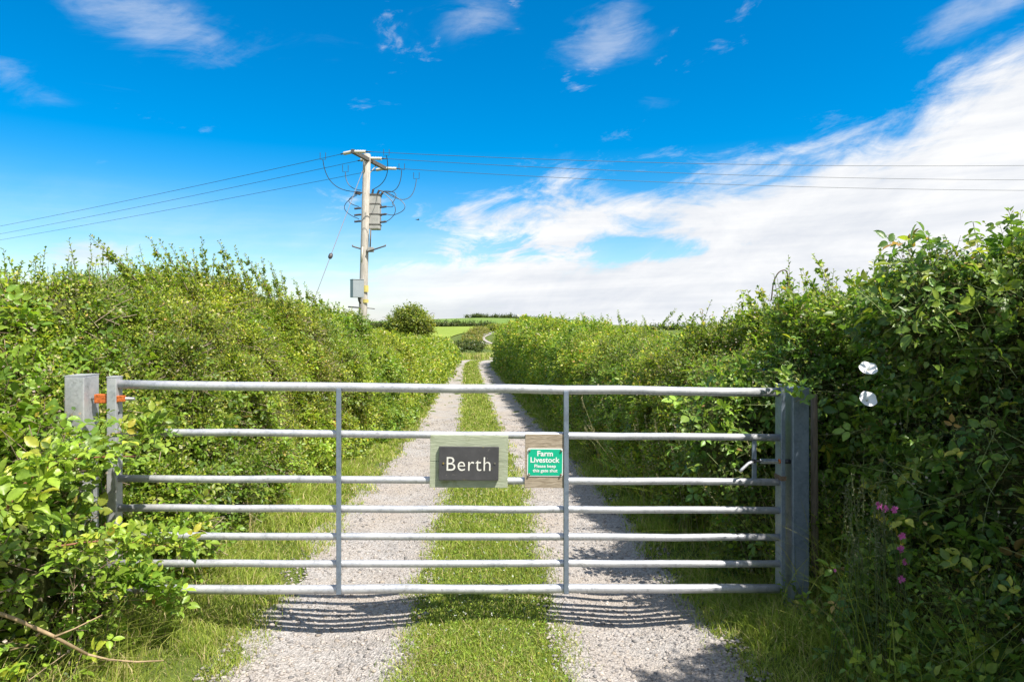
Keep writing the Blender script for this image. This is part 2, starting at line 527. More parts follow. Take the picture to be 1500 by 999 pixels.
def lump(D, seed):
    """bumps on a mass, by direction"""
    s = seed
    return 1 + .13 * np.sin(D[..., 0] * 5.1 + s) * np.sin(D[..., 1] * 4.7 + s * 1.7) + .10 * np.sin(D[..., 2] * 6.3 + s * 2.3 + D[..., 0] * 3.)

class Mass:
    """a leafy mass made of overlapping lobes"""
    def __init__(s): s.c = []; s.r = []
    def lobe(s, c, r):
        s.c.append(np.asarray(c, float)); s.r.append(np.broadcast_to(np.asarray(r, float), (3,)).copy())
    def arrays(s): return np.array(s.c), np.array(s.r)
    def sample(s, dens_of, shrink=1.0, keep_back=.3, inside=.94, gaps=.6):
        """points on the outside of the union with their normals and the distance to the eye"""
        C, R = s.arrays(); out = []
        for i in range(len(C)):
            d = np.linalg.norm(C[i] - V3(0, 0, 1.7))
            area = 4 * math.pi * ((R[i][0] * R[i][1]) ** 1.6 / 3 + (R[i][0] * R[i][2]) ** 1.6 / 3 + (R[i][1] * R[i][2]) ** 1.6 / 3) ** (1 / 1.6)
            n = int(area * dens_of(max(d - .3, 1.5))) + 1
            D = nz(RNG.normal(size=(n, 3)))
            P = C[i] + D * R[i] * (lump(D, i * 1.37) * shrink)[:, None]
            Nn = nz(D / R[i])
            near = np.nonzero(np.all(np.abs(C - C[i]) < R + R[i], 1))[0]
            ok = np.ones(n, bool)
            for j in near:
                if j != i:
                    ok &= np.sum(((P - C[j]) / R[j]) ** 2, 1) > inside ** 2 * shrink ** 2
            gz = ground_z(P[:, 0], P[:, 1])
            ok &= P[:, 2] > gz + .03
            view = nz(P - V3(0, 0, 1.7))
            back = np.sum(view * Nn, 1) > .35
            ok &= ~back | (RNG.random(n) < keep_back)
            if gaps: ok &= ~((fld(P, 2.4, 3.) > .42) & (RNG.random(n) < gaps))
            if gaps: P = P + Nn * (.07 * fld(P, 4.5, 7.))[:, None]
            out.append((P[ok], Nn[ok]))
        P = np.concatenate([a for a, b in out]); N = np.concatenate([b for a, b in out])
        return P, N
    def core(s, name, parent, scale=.8, mat=None):  # solid dark lobes standing in for the shade within the leaves
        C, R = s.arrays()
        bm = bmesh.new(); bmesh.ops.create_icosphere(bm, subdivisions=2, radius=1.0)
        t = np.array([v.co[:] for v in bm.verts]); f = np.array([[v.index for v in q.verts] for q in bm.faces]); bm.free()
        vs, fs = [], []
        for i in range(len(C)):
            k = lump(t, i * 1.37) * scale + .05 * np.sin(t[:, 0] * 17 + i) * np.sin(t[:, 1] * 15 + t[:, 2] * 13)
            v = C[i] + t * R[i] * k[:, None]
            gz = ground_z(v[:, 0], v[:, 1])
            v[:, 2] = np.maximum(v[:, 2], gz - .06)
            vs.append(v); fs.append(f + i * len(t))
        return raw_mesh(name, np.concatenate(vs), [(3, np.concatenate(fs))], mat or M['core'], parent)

def sprays(lv, st, P, N, pal, size, length, k, tpl=4, up=.45, rnd=.55, tri=False, stem_r=None, stem_c=(.16, .15, .06), wl=.62, sink=.5, flat=.5):
    """leafy sprays rooted at P, growing out along N"""
    n = len(P)
    if n == 0: return
    size = np.broadcast_to(size, (n,)); length = np.broadcast_to(length, (n,))
    D = nz(N * .8 + UP * up + RNG.normal(size=(n, 3)) * rnd)
    P0 = P - N * (length * sink)[:, None]
    shootc = RNG.uniform(.8, 1.2, (n, 1)); tintP = patchy(P)
    size = size * (1 + .22 * fld(P, 3.1, 2.))
    droop = RNG.uniform(0, .35, n)
    if st is not None:
        P1 = P0 + D * length[:, None]; P1[:, 2] -= droop * length
        st.add(P0, P1, stem_r, stem_r * .5, np.array(stem_c) * RNG.uniform(.6, 1.3, (n, 1)))
    ph = RNG.uniform(0, 6.28, n)
    ref = nz(np.cross(D, RNG.normal(size=(n, 3)))); ref2 = np.cross(D, ref)
    for j in range(k):
        t = (j + RNG.uniform(.2, .9, n)) / k
        p = P0 + D * (length * t)[:, None]; p[:, 2] -= droop * length * t * t
        q = ph + j * 2.4
        rad = ref * np.cos(q)[:, None] + ref2 * np.sin(q)[:, None]
        A = nz(rad * .8 + D * .55 + N * .2 + RNG.normal(size=(n, 3)) * .2 - UP * .12)
        nn = nz(UP * flat + N * .6 + RNG.normal(size=(n, 3)) * .42 + D * .15)
        sz = size * RNG.uniform(.65, 1.25, n) * (1.05 - .35 * t)
        C = palette(pal, n) * shootc * tintP
        if not tri:
            lv.add(p, A, nn, sz, sz * wl * RNG.uniform(.8, 1.2, n), C, tpl)
        else:
            nn = nz(nn - A * np.sum(nn * A, -1, keepdims=True)); B = np.cross(nn, A)
            pet = p + A * (sz * .45)[:, None]
            if st is not None: st.add(p, pet, stem_r * .5, stem_r * .4, np.array(stem_c))
            for ang, sc in ((0, 1.0), (1.25, .86), (-1.25, .86)):
                A2 = A * math.cos(ang) + B * math.sin(ang) + RNG.normal(size=(n, 3)) * .1
                N2 = nn + RNG.normal(size=(n, 3)) * .15
                off = A * (sz * (.30 if ang == 0 else 0))[:, None] + A2 * (sz * (.0 if ang == 0 else .06))[:, None]
                lv.add(pet + off, A2, N2, sz * sc, sz * sc * RNG.uniform(.52, .66, n), C * RNG.uniform(.92, 1.08, (n, 1)), tpl)

def puffs(lv, P, N, col, size, k=9, spread=.035):
    """little heads of pale petals or buds"""
    for j in range(k):
        n = len(P)
        o = RNG.normal(size=(n, 3)) * spread
        lv.add(P + N * .02 + o, RNG.normal(size=(n, 3)), RNG.normal(size=(n, 3)) + N, size, size * .8, np.array(col) * RNG.uniform(.7, 1.15, (n, 1)), 4)

def lod_size(s0, d, k=.0047): return np.maximum(s0, k * d)
def dist(P): return np.linalg.norm(P - V3(0, 0, 1.7), axis=1)

def foliage(name_root, mass, pal, s0, cover, parent, tpl_near=7, k=7, mat='leaf', lenf=4.5, up=.45, rnd=.55, inner=True, flat=.5, core_scale=.8, wl=.62, klod=.0047, stems=True):
    """cover: how many times the leaves cover the mass' surface"""
    def dens(d):
        s = max(s0, klod * d)
        return cover / (s * s * .33 * k)
    P, N = mass.sample(dens)
    d = dist(P); sz = lod_size(s0, d, klod)
    lv = Leaves(); st = Stems()
    nearm = d < 6.5
    sprays(lv, st if stems else None, P[nearm], N[nearm], pal, sz[nearm], sz[nearm] * lenf, k, tpl_near, up, rnd, stem_r=.0018, wl=wl, flat=flat)
    midm = (~nearm) & (d < 14)
    sprays(lv, st if stems else None, P[midm], N[midm], pal, sz[midm], sz[midm] * lenf, k, 4, up, rnd, stem_r=.0022, wl=wl, flat=flat)
    farm = d >= 14
    sprays(lv, None, P[farm], N[farm], pal, sz[farm], sz[farm] * lenf * .8, k, 4, up, rnd, wl=wl, flat=flat)
    if inner:
        P2, N2 = mass.sample(lambda q: dens(q) * .4, shrink=.88, gaps=0)
        d2 = dist(P2); s2 = lod_size(s0, d2, klod)
        sprays(lv, None, P2, N2, pal, s2, s2 * lenf * .8, k, 4, .2, .9, wl=wl)
    return lv, st, P, N

# grass -------------------------------------------------------------
class Blades:
    def __init__(s): s.v = []; s.f = []; s.c = []; s.n = 0
    def add(s, P, H, W, lean, C, seg=3):
        """blades rooted at P, H tall, W wide, leaning by the vector lean (times H)"""
        n = len(P)
        if n == 0: return
        az = RNG.uniform(0, 6.283, n)
        S = np.stack([np.cos(az), np.sin(az), np.zeros(n)], 1)
        H = np.broadcast_to(H, (n,)); W = np.broadcast_to(W, (n,))
        vs = []
        for i in range(seg + 1):
            t = i / seg
            c = P + lean * (H * t * t)[:, None]
            c = c + UP * (H * (t - .35 * t * t * np.minimum(np.linalg.norm(lean, axis=1), 1.3)))[:, None]
            w = (W * (1 - t * .9) * .5)[:, None]
            if i == seg: vs += [c]
            else: vs += [c - S * w, c + S * w]
        R = np.stack(vs, 1); m = R.shape[1]
        base = (np.arange(n) * m)[:, None, None] + s.n
        tri = []
        for i in range(seg - 1):
            a = 2 * i
            tri += [(a, a + 1, a + 3), (a, a + 3, a + 2)]
        a = 2 * (seg - 1); tri.append((a, a + 1, a + 2))
        s.f.append((np.array(tri)[None] + base).reshape(-1, 3)); s.v.append(R.reshape(-1, 3)); s.n += n * m
        s.c.append(np.repeat(C[:, None], m, 1).reshape(-1, 3))
    def build(s, name, mat, parent=None):
        return raw_mesh(name, np.concatenate(s.v), [(3, np.concatenate(s.f))], mat, parent, np.concatenate(s.c))

def grass_cols(n, dry=.15, light=1.0):
    base = np.array([(.28, .365, .05), (.36, .425, .075), (.19, .28, .045), (.43, .43, .12)])
    c = base[RNG.choice(4, n, p=[.4, .3, .18, .12])]
    isdry = RNG.random(n) < dry
    c = np.where(isdry[:, None], np.array((.56, .46, .24)), c)
    return c * RNG.uniform(.78, 1.22, (n, 1)) * light

def scatter_y(n, y0, y1, p=1.0):
    """depths with density falling like y^-p"""
    r = RNG.random(n)
    if abs(p - 1) < 1e-6: return y0 * (y1 / y0) ** r
    a = y0 ** (1 - p); b = y1 ** (1 - p)
    return (a + r * (b - a)) ** (1 / (1 - p))

# ------------------------------------------------------------------ the gate
PL = V3(-2.134, 3.667, 0); PR = V3(1.505, 3.83, 0)
GL = float(np.linalg.norm(PR - PL)); GE = nz(PR - PL); GN = V3(GE[1], -GE[0], 0); SAG = .058
def G(s, z, n=0.0): return PL + GE * s + GN * n + UP * (z - SAG * s / GL)
GAX = np.array([GE, GN, UP])
gate = thing('field_gate', 'galvanised steel seven-bar field gate closed across the gravel track', 'gate', PL)
RZ = [1.381, 1.127, .877, .718, .568, .421, .281]
for i, z in enumerate(RZ):
    r = .0245 if i in (0, 6) else .0195
    MB().tube([G(.02 + (GL - .032) * q / 12, z + (random.uniform(-.0028, .0028) if 0 < q < 12 else 0), random.uniform(-.002, .002)) for q in range(13)], r, 18).build('rail', M['galv'], gate)
MB().box(G(0, .82), (.025, .034, .60), GAX, .004).box(G(0, 1.422), (.026, .035, .003), GAX).build('hanging_stile', M['galv'], gate)
MB().box(G(GL, .86), (.012, .040, .565), GAX, .003).build('latch_stile', M['galv_shaded'], gate)
for xp in (500, 829):
    s = float((((xp - 750) / 1000 * 3.75) - PL[0]) / GE[0])
    MB().box(G(s, .82, .032), (.013, .006, .555), GAX, .002).box(G(s - .011, .82, .022), (.0025, .012, .553), GAX).build('brace', M['galv_shaded'], gate)
# latch: short guide bar, spring bolt with its cranked handle, rusty band
sl = float(((1106 - 750) / 1000 * 3.81 - PL[0]) / GE[0])
MB().box(G(sl, 1.0, 0), (.012, .006, .108), GAX, .002).build('guide_bar', M['galv_shaded'], gate)
lt = MB()
zl = 1.7 - (675 - 476) * .00382 + SAG
lt.tube([G(sl - .04, zl, .022), G(GL + .06, zl, .022)], .0055, 10)
lt.tube([G(GL + .012, zl, .022), G(GL + .045, zl, .022)], .013, 12)
lt.tube([G(sl - .022, zl, .022), G(sl - .006, zl, .022)], .012, 12)
lat = lt.build('latch_bolt', M['dark_metal'], gate)
MB().tube([G(sl - .012, zl, .024), G(sl - .045, zl - .012, .03), G(sl - .085, zl - .045, .036), G(sl - .095, zl - .058, .037)], .0085, 10).build('latch_handle', M['galv'], lat)
pts = []
for k in range(12 * 14 + 1):
    a = k / 12 * 2 * math.pi; s = sl + .022 + (GL - .022 - sl - .022) * k / (12 * 14)
    pts.append(G(s, zl + .0125 * math.sin(a), .022 + .0125 * math.cos(a)))
MB().tube(pts, .0024, 5).build('latch_spring', M['spring'], lat)
MB().tube([G(GL - .022, zl, .022), G(GL - .010, zl, .022)], .013, 10).build('rusty_nut', M['rust'], lat)
MB().box(G(GL, .878 + .028, 0), (.0165, .045, .013), GAX, .003).build('band', M['old_band'], gate)
# rusty hinge: strap round the stile, eye bolt through it to the post
zh = 1.7 - (584 - 476) * .00366
h = MB()
h.box(G(.002, zh, -.004), (.0275, .034, .016), GAX, .002)
h.box(G(.043, zh + .002, .012), (.016, .016, .016), GAX, .003)
h.box(G(-.062, zh, .0), (.036, .020, .024), GAX, .004)
hin = h.build('hinge', M['rust'], gate)
MB().tube([G(-.13, zh, 0), G(.105, zh, 0)], .0085, 10).build('hinge_bolt', M['bolt_zinc'], hin)
# bolt holes in the stile
MB().tube([G(.0255, zh - .075, .008), G(.0262, zh - .075, .008)], .0085, 10).build('bolt_hole', M['dark_metal'], gate)

# gate posts
def post(name, label, base, ax, half, top, mat):
    t = thing(name, label, 'gate post', base)
    MB().box(V3(*base) + UP * ((top - .3) / 2), (half[0], half[1], (top + .3) / 2), ax, .006).build('post_body', mat, t)
    MB().box(V3(*base) + UP * (top + .002), (half[0] + .001, half[1] + .001, .002), ax).build('cap', mat, t)
    return t
pr = post('gate_post', 'grey galvanised box post the gate latches against, shaded by the right hedge', (1.600, 3.86, 0), GAX, (.048, .074, 0), 1.345, M['galv_shaded'])
a = math.radians(4); e1 = V3(math.cos(a), math.sin(a), 0); e2 = V3(-math.sin(a), math.cos(a), 0)
pl = post('gate_post', 'weathered grey box post carrying the rusty hinge, half buried in brambles', (-2.305, 3.66, 0), np.array([e1, e2, UP]), (.05, .075, 0), 1.43, M['galv'])
MB().tube([V3(-2.2545, 3.625, 1.375), V3(-2.2535, 3.625, 1.375)], .009, 10).build('bolt_hole', M['dark_metal'], pl)
M['stake'] = mat_wood('stake_wood', (.10, .075, .05), (.28, .22, .16))
st_ = MB().tube([V3(1.745, 3.93, -.3), V3(1.742, 3.93, .6), V3(1.738, 3.93, 1.30)], [.022, .021, .019], 9).build('wooden_stake', M['stake'])
tag(st_, 'thin brown wooden stake standing close behind the latch post', 'stake')

# ------------------------------------------------------------------ the two signs on the gate
def gate_px(x, y, n=0.0):
    """point of the gate's plane (n in front of it) seen at that pixel"""
    d = V3((x - 750) / FPX, 1, -(y - HOR) / FPX); o = V3(0, 0, CAM_H)
    q = PL + GN * n
    return o + d * (np.dot(q - o, GN) / np.dot(d, GN))
M['pale_board'] = mat_wood('pale_green_board', (.30, .335, .23), (.42, .45, .33), (3, 14, 22), (.17, .19, .07), .8)
M['grey_board'] = mat_wood('grey_bare_board', (.20, .155, .105), (.50, .42, .32), (3, 10, 26), None, .85)
def mat_slate():
    m, nt, out = new_mat('slate')
    P = wpos(nt)
    n = noise(nt, 14, 6, .6, P)
    c = ramp(nt, n, [(.3, (.048, .047, .050)), (.7, (.075, .073, .076))])
    n2 = noise(nt, 42, 5, .75, P)
    c = mix(nt, ramp(nt, n2, [(.66, (0, 0, 0)), (.70, (.9, .9, .9))]), c, (.42, .40, .33))
    n3 = noise(nt, 22, 5, .7, scaled(nt, P, (1, 1, 1.0)))
    c = mix(nt, ramp(nt, n3, [(.66, (0, 0, 0)), (.73, (.8, .8, .8))]), c, (.20, .17, .03))
    principled(nt, out, c, .6, 0, .4, bump(nt, n, .3, .003))
    return m
M['slate'] = mat_slate()
M['white_paint'] = mat_plain('white_paint', (.72, .70, .64), .6, 0, .4, .12, 80)
M['green_plate'] = mat_plain('green_enamel', (.0, .42, .235), .3, 0, .5, .05, 12)
M['white_plate'] = mat_plain('white_enamel', (.78, .80, .78), .3, 0, .5, .03, 12)
M['screw'] = mat_plain('screw_steel', (.3, .27, .22), .45, .8, .5, .3, 200)
M['brass'] = mat_plain('screw_brass', (.45, .33, .10), .45, .7, .5, .3, 200)

def rect(x0, y0, x1, y1, n):
    a = gate_px(x0, y0, n); b = gate_px(x1, y1, n)
    c = (a + b) / 2
    return c, abs(np.dot(b - a, GE)) / 2, abs(b[2] - a[2]) / 2
c, hw, hh = rect(630, 638, 744, 713, .0335)
s1 = thing('house_sign', 'dark slate name plaque reading Berth on a pale green board', 'name sign', c)
SHX = nz(GE - UP * SAG / GL)
# the sagging gate tilts its boards a touch
bx = np.array([SHX, GN, nz(np.cross(SHX, GN)) * (-1 if np.cross(SHX, GN)[2] < 0 else 1)])
zz = bx[2]
MB().box(c + zz * (hh / 2 + .0006), (hw, .009, hh / 2 - .0006), bx, .0015).box(c - zz * (hh / 2 + .0006), (hw, .009, hh / 2 - .0006), bx, .0015).build('backboard', M['pale_board'], s1)
c2, w2, h2 = rect(643, 654.5, 730.5, 702.5, .0525)
slate = MB().box(c2, (w2, .0095, h2), bx, .002).build('slate', M['slate'], s1)
text_mesh('lettering', 'Berth', .11, gate_px(686.5, 679.5, .0625), SHX, zz, M['white_paint'], slate, .0006, -.0008, 1.08, .237)
for xs, mt in ((649.5, 'brass'), (725, 'screw')):
    p = gate_px(xs, 678.5, .0625)
    MB().tube([p, p + GN * .003], .0048, 10).build('screw', M[mt], slate)
c, hw, hh = rect(769, 636, 826, 714, .0185)
c = c - GN * .001
s2 = thing('farm_sign', 'green and white farm livestock notice screwed to a bare grey wooden board', 'notice', c)
c = gate_px(797.5, 675, .0245)
MB().box(c, (hw, .004, hh), bx, .002).build('backboard', M['grey_board'], s2)
def plate(name, c, hw, hh, r, t, mat, parent):
    bm = bmesh.new(); pts = []
    for cx, cz, a0 in ((hw - r, hh - r, 0), (-hw + r, hh - r, 90), (-hw + r, -hh + r, 180), (hw - r, -hh + r, 270)):
        for k in range(5):
            a = math.radians(a0 + 22.5 * k)
            pts.append((cx + r * math.cos(a), cz + r * math.sin(a)))
    o0 = origin_of(parent)
    rings = []
    for q in (0, t):
        rings.append([bm.verts.new(Vector(c + SHX * x + zz * z + GN * q - o0)) for x, z in pts])
    n = len(pts)
    for k in range(n): bm.faces.new((rings[0][k], rings[0][(k + 1) % n], rings[1][(k + 1) % n], rings[1][k]))
    bm.faces.new(rings[0]); bm.faces.new(rings[1])
    bmesh.ops.recalc_face_normals(bm, faces=list(bm.faces))
    me = bpy.data.meshes.new(name); bm.to_mesh(me); bm.free(); me.materials.append(mat)
    o = bpy.data.objects.new(name, me); COL.objects.link(o); o.parent = parent
    return o
cp = gate_px(798.5, 677, .0285)
wp_, hp_ = .0985, .0765
pw = plate('plate', cp, wp_, hp_, .010, .003, M['white_plate'], s2)
pg = plate('green_face', cp + GN * .0032, wp_ - .005, hp_ - .005, .012, .0008, M['green_plate'], pw)
for body, y, size, w in (('Farm', 664.2, .04, .086), ('Livestock', 673.5, .04, .160), ('Please keep', 683.2, .024, .118), ('this gate shut', 689.8, .024, .136)):
    text_mesh('lettering', body, size, gate_px(798.5, y, .0332), SHX, zz, M['white_plate'], pg, .0004, .0009 if size > .03 else .0005, 1.0, w)
for sx in (-1, 1):
    for sz_ in (-1, 1):
        p = cp + SHX * sx * (wp_ - .011) + zz * sz_ * (hp_ - .011) + GN * .0032
        MB().tube([p, p + GN * .0055, p + GN * .008], [.0062, .0062, .004], 10).build('screw', M['screw'], pw)

# ------------------------------------------------------------------ the electricity pole
DP = 20.0
def pp(x, y, d=DP): return px(x, y, d)
M['trans'] = mat_plain('transformer_paint', (.40, .39, .36), .5, .1, .5, .2, 4)
M['box_grey'] = mat_plain('grey_cabinet', (.30, .34, .36), .5, .1, .5, .06, 3)
M['porcelain'] = mat_plain('pale_insulator', (.62, .58, .48), .35, 0, .5, .1, 10)
M['brown_ins'] = mat_plain('dark_bushing', (.07, .06, .06), .4, 0, .5, .2, 20)
M['wire'] = mat_plain('black_wire', (.05, .06, .07), .5, .2, .5, .1, 5)
M['steel_arm'] = mat_plain('dark_steel_arm', (.13, .12, .11), .6, .3, .4, .3, 9)
M['yellow'] = mat_plain('yellow_warning', (.55, .47, .14), .5, 0, .4, .1, 10)
gz0 = float(ground_z(-4.42, DP))
top = pp(537.5, 226); foot = V3(-4.44, DP, gz0 - .4)
pole = thing('utility_pole', 'tall weathered wooden electricity pole carrying a transformer above the left hedge', 'utility pole', (foot[0], DP, gz0))
MB().tube([foot, foot * .6 + top * .4, top - UP * .02, top], [.135, .122, .108, .09], 18).build('pole', M['pole'], pole)
A0 = pp(516, 218, 19.0); A1 = pp(565.5, 251, 21.15)
A1[2] = A0[2] = (A0[2] + A1[2]) / 2
arm = MB(); ax = nz(A1 - A0); side = nz(np.cross(ax, UP))
arm.box((A0 + A1) / 2 + side * .0, (np.linalg.norm(A1 - A0) / 2, .045, .055), np.array([ax, side, UP]), .006)
arm.build('crossarm', M['steel_arm'], pole)
MB().tube([A0 * .66 + A1 * .34 - UP * .03, top - UP * .55 + V3(-.05, -.1, 0)], .016, 6).build('arm_brace', M['trans'], pole)
MB().tube([A0 * .30 + A1 * .70 - UP * .03, top - UP * .55 + V3(.05, .1, 0)], .016, 6).build('arm_brace', M['trans'], pole)
# overhead lines with a strain insulator on both sides of the arm
starts = [A0 + ax * .06, (A0 + A1) / 2 + UP * .06, A1 - ax * .06]
def ins(p, d):
    m = MB(); d = nz(d); pts, rs = [], []
    for k in range(15):
        pts.append(p + d * (.02 + .32 * k / 14)); rs.append(.034 if k % 2 else .052)
    m.tube(pts, rs, 10)
    m.build('insulator', M['porcelain'], pole)
    MB().tube([p, p + d * .04], .02, 6).build('clamp', M['wire'], pole)
    MB().tube([p + d * .33, p + d * .47], .02, 6).build('clamp', M['wire'], pole)
right_end = [px(1620, 232, 19.3), px(1620, 255, 20.1), px(1620, 271, 20.9)]
left_end = [px(-120, 351, 33.0), px(-120, 362, 35.0), px(-120, 369, 37.0)]
where = ['uppermost', 'middle', 'lowest']
for i in range(3):
    for sd, ends in (('right', right_end), ('left', left_end)):
        p0 = starts[i]; e = ends[i] + (ends[i] - p0) * .25
        d = nz(e - p0)
        ins(p0, d)
        a = p0 + d * .45
        pts = []
        for k in range(41):
            t = k / 40
            p = a * (1 - t) + e * t; p = p - UP * (.55 if sd == 'right' else .28) * 4 * t * (1 - t) * .5
            pts.append(p)
        w = MB().tube(pts, .0068, 5).build('power_line', M['wire'])
        tag(w, f"{where[i]} of the three power lines from the pole to the {'right, over the cloud' if sd == 'right' else 'left, over the hedge'}", 'power line', 'overhead power lines')
# transformer behind the pole
tc = pp(549.5, 312, 20.15)
t_ = MB(); t_.box(tc, (.155, .16, .50), None, .03)
tank = t_.build('transformer', M['trans'], pole)
for zq in (.24, -.06, -.36): MB().box(tc + UP * zq, (.165, .17, .016), None, .004).build('tank_band', M['steel_arm'], tank)
MB().box(tc + UP * .515, (.17, .175, .022), None, .006).build('tank_lid', M['steel_arm'], tank)
for zq in (.3, -.3): MB().box(tc + V3(-.17, 0, zq), (.08, .04, .03)).build('bracket', M['steel_arm'], tank)
def bushing(p, d, l=.2, r=.035):
    pts, rs = [], []
    for k in range(11):
        pts.append(p + nz(d) * l * k / 10); rs.append(r if k % 2 else r * .6)
    MB().tube(pts, rs, 8).build('bushing', M['brown_ins'], tank)
tops = []
for q, (dx, dy) in enumerate(((-.08, -.05), (.05, .0), (.14, .08))):
    p = tc + V3(dx, dy, .52); bushing(p, V3(.2 + .5 * q * .5, 0, .9), .17, .04); tops.append(p + nz(V3(.2 + .25 * q, 0, .9)) * .17)
sides = []
for q in range(3):
    p = tc + V3(.15, -.06, .15 - .22 * q); bushing(p, V3(1, 0, .12), .2, .038); sides.append(p + V3(.2, 0, .024))
for q in range(3):
    p = pp(529, 305 + 9.5 * q, 19.95); bushing(p, V3(-1, 0, -.1), .2, .036)
for q, yy in enumerate((283, 285)):
    bushing(pp(530 - 2 * q, yy, 19.95), V3(-1, .1, .25), .18, .036)
def arc(p0, p1, sagv, n=14, r=.011):
    pts = []
    for k in range(n + 1):
        t = k / n
        pts.append(p0 * (1 - t) + p1 * t + np.asarray(sagv) * 4 * t * (1 - t))
    MB().tube(pts, r, 5).build('jumper_wire', M['wire'], pole)
# droppers from the lines to the transformer
arc(pp(566, 228, 19.2), tops[0], V3(.18, 0, -.12)); arc(pp(588.5, 249, 20.1), tops[1], V3(.15, 0, -.28)); arc(pp(610, 262, 20.9), tops[2], V3(.2, 0, -.42))
arc(pp(473, 234, 19.4), pp(527, 281, 19.95), V3(-.22, 0, -.25)); arc(pp(506, 252, 20.1), pp(529, 279, 19.95), V3(-.12, 0, -.12))
for x, y, d in ((566, 228, 19.2), (588.5, 249, 20.1), (610, 262, 20.9), (473, 234, 19.4), (506, 252, 20.1)):
    up = 6 if x > 540 else 7
    MB().tube([pp(x - 4, y - up - 3, d), pp(x - 4, y, d), pp(x + 4, y, d), pp(x + 4, y - up - 3, d)], .009, 5).build('line_clamp', M['wire'], pole)
arc(tops[2], sides[0] + V3(.16, 0, .1), V3(.22, 0, .1)); arc(sides[0], sides[0] + V3(.16, 0, .1), V3(.1, 0, -.05))
arc(tops[1], sides[2], V3(.36, 0, -.05)); arc(tops[2], sides[1] + V3(.24, 0, -.02), V3(.45, 0, -.05)); arc(sides[1], sides[1] + V3(.24, 0, -.02), V3(.02, 0, -.02))
for q, (x0, y0, y1) in enumerate(((520, 284, 305), (519, 286, 323))):
    arc(pp(x0 + 4, y0, 19.95), pp(526, y1 - 2, 19.95), V3(-.28 - .12 * q, 0, -.02))
# earth conductor pipe, steps, cabinet, warning plates
MB().tube([pp(543, 336, 19.9), pp(542, 366, 19.9)], .022, 8).build('conduit', M['steel_arm'], pole)
MB().box(pp(543, 366, 19.9), (.09, .05, .07), None, .01).build('conduit_box', M['trans'], pole)
MB().tube([pp(538, 369, 19.85), pp(562, 361, 19.85), pp(564.5, 360.5, 19.85), pp(564.5, 358.5, 19.85)], .022, 7).build('step_iron', M['steel_arm'], pole)
MB().tube([pp(528, 364.5, 19.85), pp(518, 361.5, 19.85), pp(516.5, 361, 19.85), pp(516.5, 359, 19.85)], .022, 7).build('step_iron', M['steel_arm'], pole)
MB().tube([pp(529, 451, 19.82), pp(510, 449.5, 19.8)], .02, 7).build('step_iron', M['steel_arm'], pole)
MB().tube([pp(535, 451, 20.1), pp(549, 452.5, 20.2)], .014, 6).build('step_iron', M['steel_arm'], pole)
a = math.radians(33); e1 = V3(math.cos(a), math.sin(a), 0); e2 = V3(-math.sin(a), math.cos(a), 0)
cc = pp(523, 423, 19.72)
cab = MB().box(cc, (.165, .12, .255), np.array([e1, e2, UP]), .01).build('cabinet', M['box_grey'], pole)
MB().box(cc + UP * .262, (.175, .13, .008), np.array([e1, e2, UP]), .002).build('cabinet_lid', M['box_grey'], cab)
MB().tube([cc - UP * .25 + e1 * .05, cc - UP * .34 + e1 * .06, cc + e1 * .12 - UP * .42 + e2 * .05], .03, 8).build('cable_gland', M['brown_ins'], cab)
for yy, hh_ in ((423, .095), (441, .05)):
    pc = pp(534, yy, 19.875)
    m_ = bmesh.new(); vs = []
    for k in range(7):
        q = math.radians(-75 + 22 * k)
        for dz in (-hh_, hh_): vs.append(m_.verts.new(Vector(V3(pc[0] - .005 + .130 * math.sin(q), DP - .130 * math.cos(q) , pc[2] + dz) - origin_of(pole))))
    for k in range(6): m_.faces.new((vs[2 * k], vs[2 * k + 2], vs[2 * k + 3], vs[2 * k + 1]))
    me = bpy.data.meshes.new('warning_plate'); m_.to_mesh(me); m_.free(); me.materials.append(M['yellow'])
    ow = bpy.data.objects.new('warning_plate', me); COL.objects.link(ow); ow.parent = pole
MB().tube([pp(531, 362, 19.86), pp(529.5, 385, 19.86)], .02, 6).build('cable_cover', M['porcelain'], pole)
# stay wire
s0 = pp(531.5, 250, 19.9); s1_ = V3(-5.72, 16, float(ground_z(-5.72, 16)) - .2)
stay = thing('stay_wire', 'thin slanting stay wire from the pole top down into the left hedge', 'stay wire', s1_)
k_ = .0
ti = .62
pi_ = s0 * (1 - ti) + s1_ * ti
MB().tube([s0, (s0 + pi_) / 2, pi_, (pi_ + s1_) / 2, s1_], .011, 5).build('wire', M['spring'], stay)
dd = nz(s1_ - s0)
ti2 = 0.0
# the egg insulator sits where the wire passes it
best = min(np.linspace(0, 1, 400), key=lambda t: abs((HOR - (s0 * (1 - t) + s1_ * t - UP * CAM_H)[2] / (s0 * (1 - t) + s1_ * t)[1] * FPX) - 375))
pi_ = s0 * (1 - best) + s1_ * best
MB().tube([pi_ - dd * .09, pi_ - dd * .06, pi_, pi_ + dd * .06, pi_ + dd * .09], [.02, .05, .06, .05, .02], 10).build('insulator', M['brown_ins'], stay)

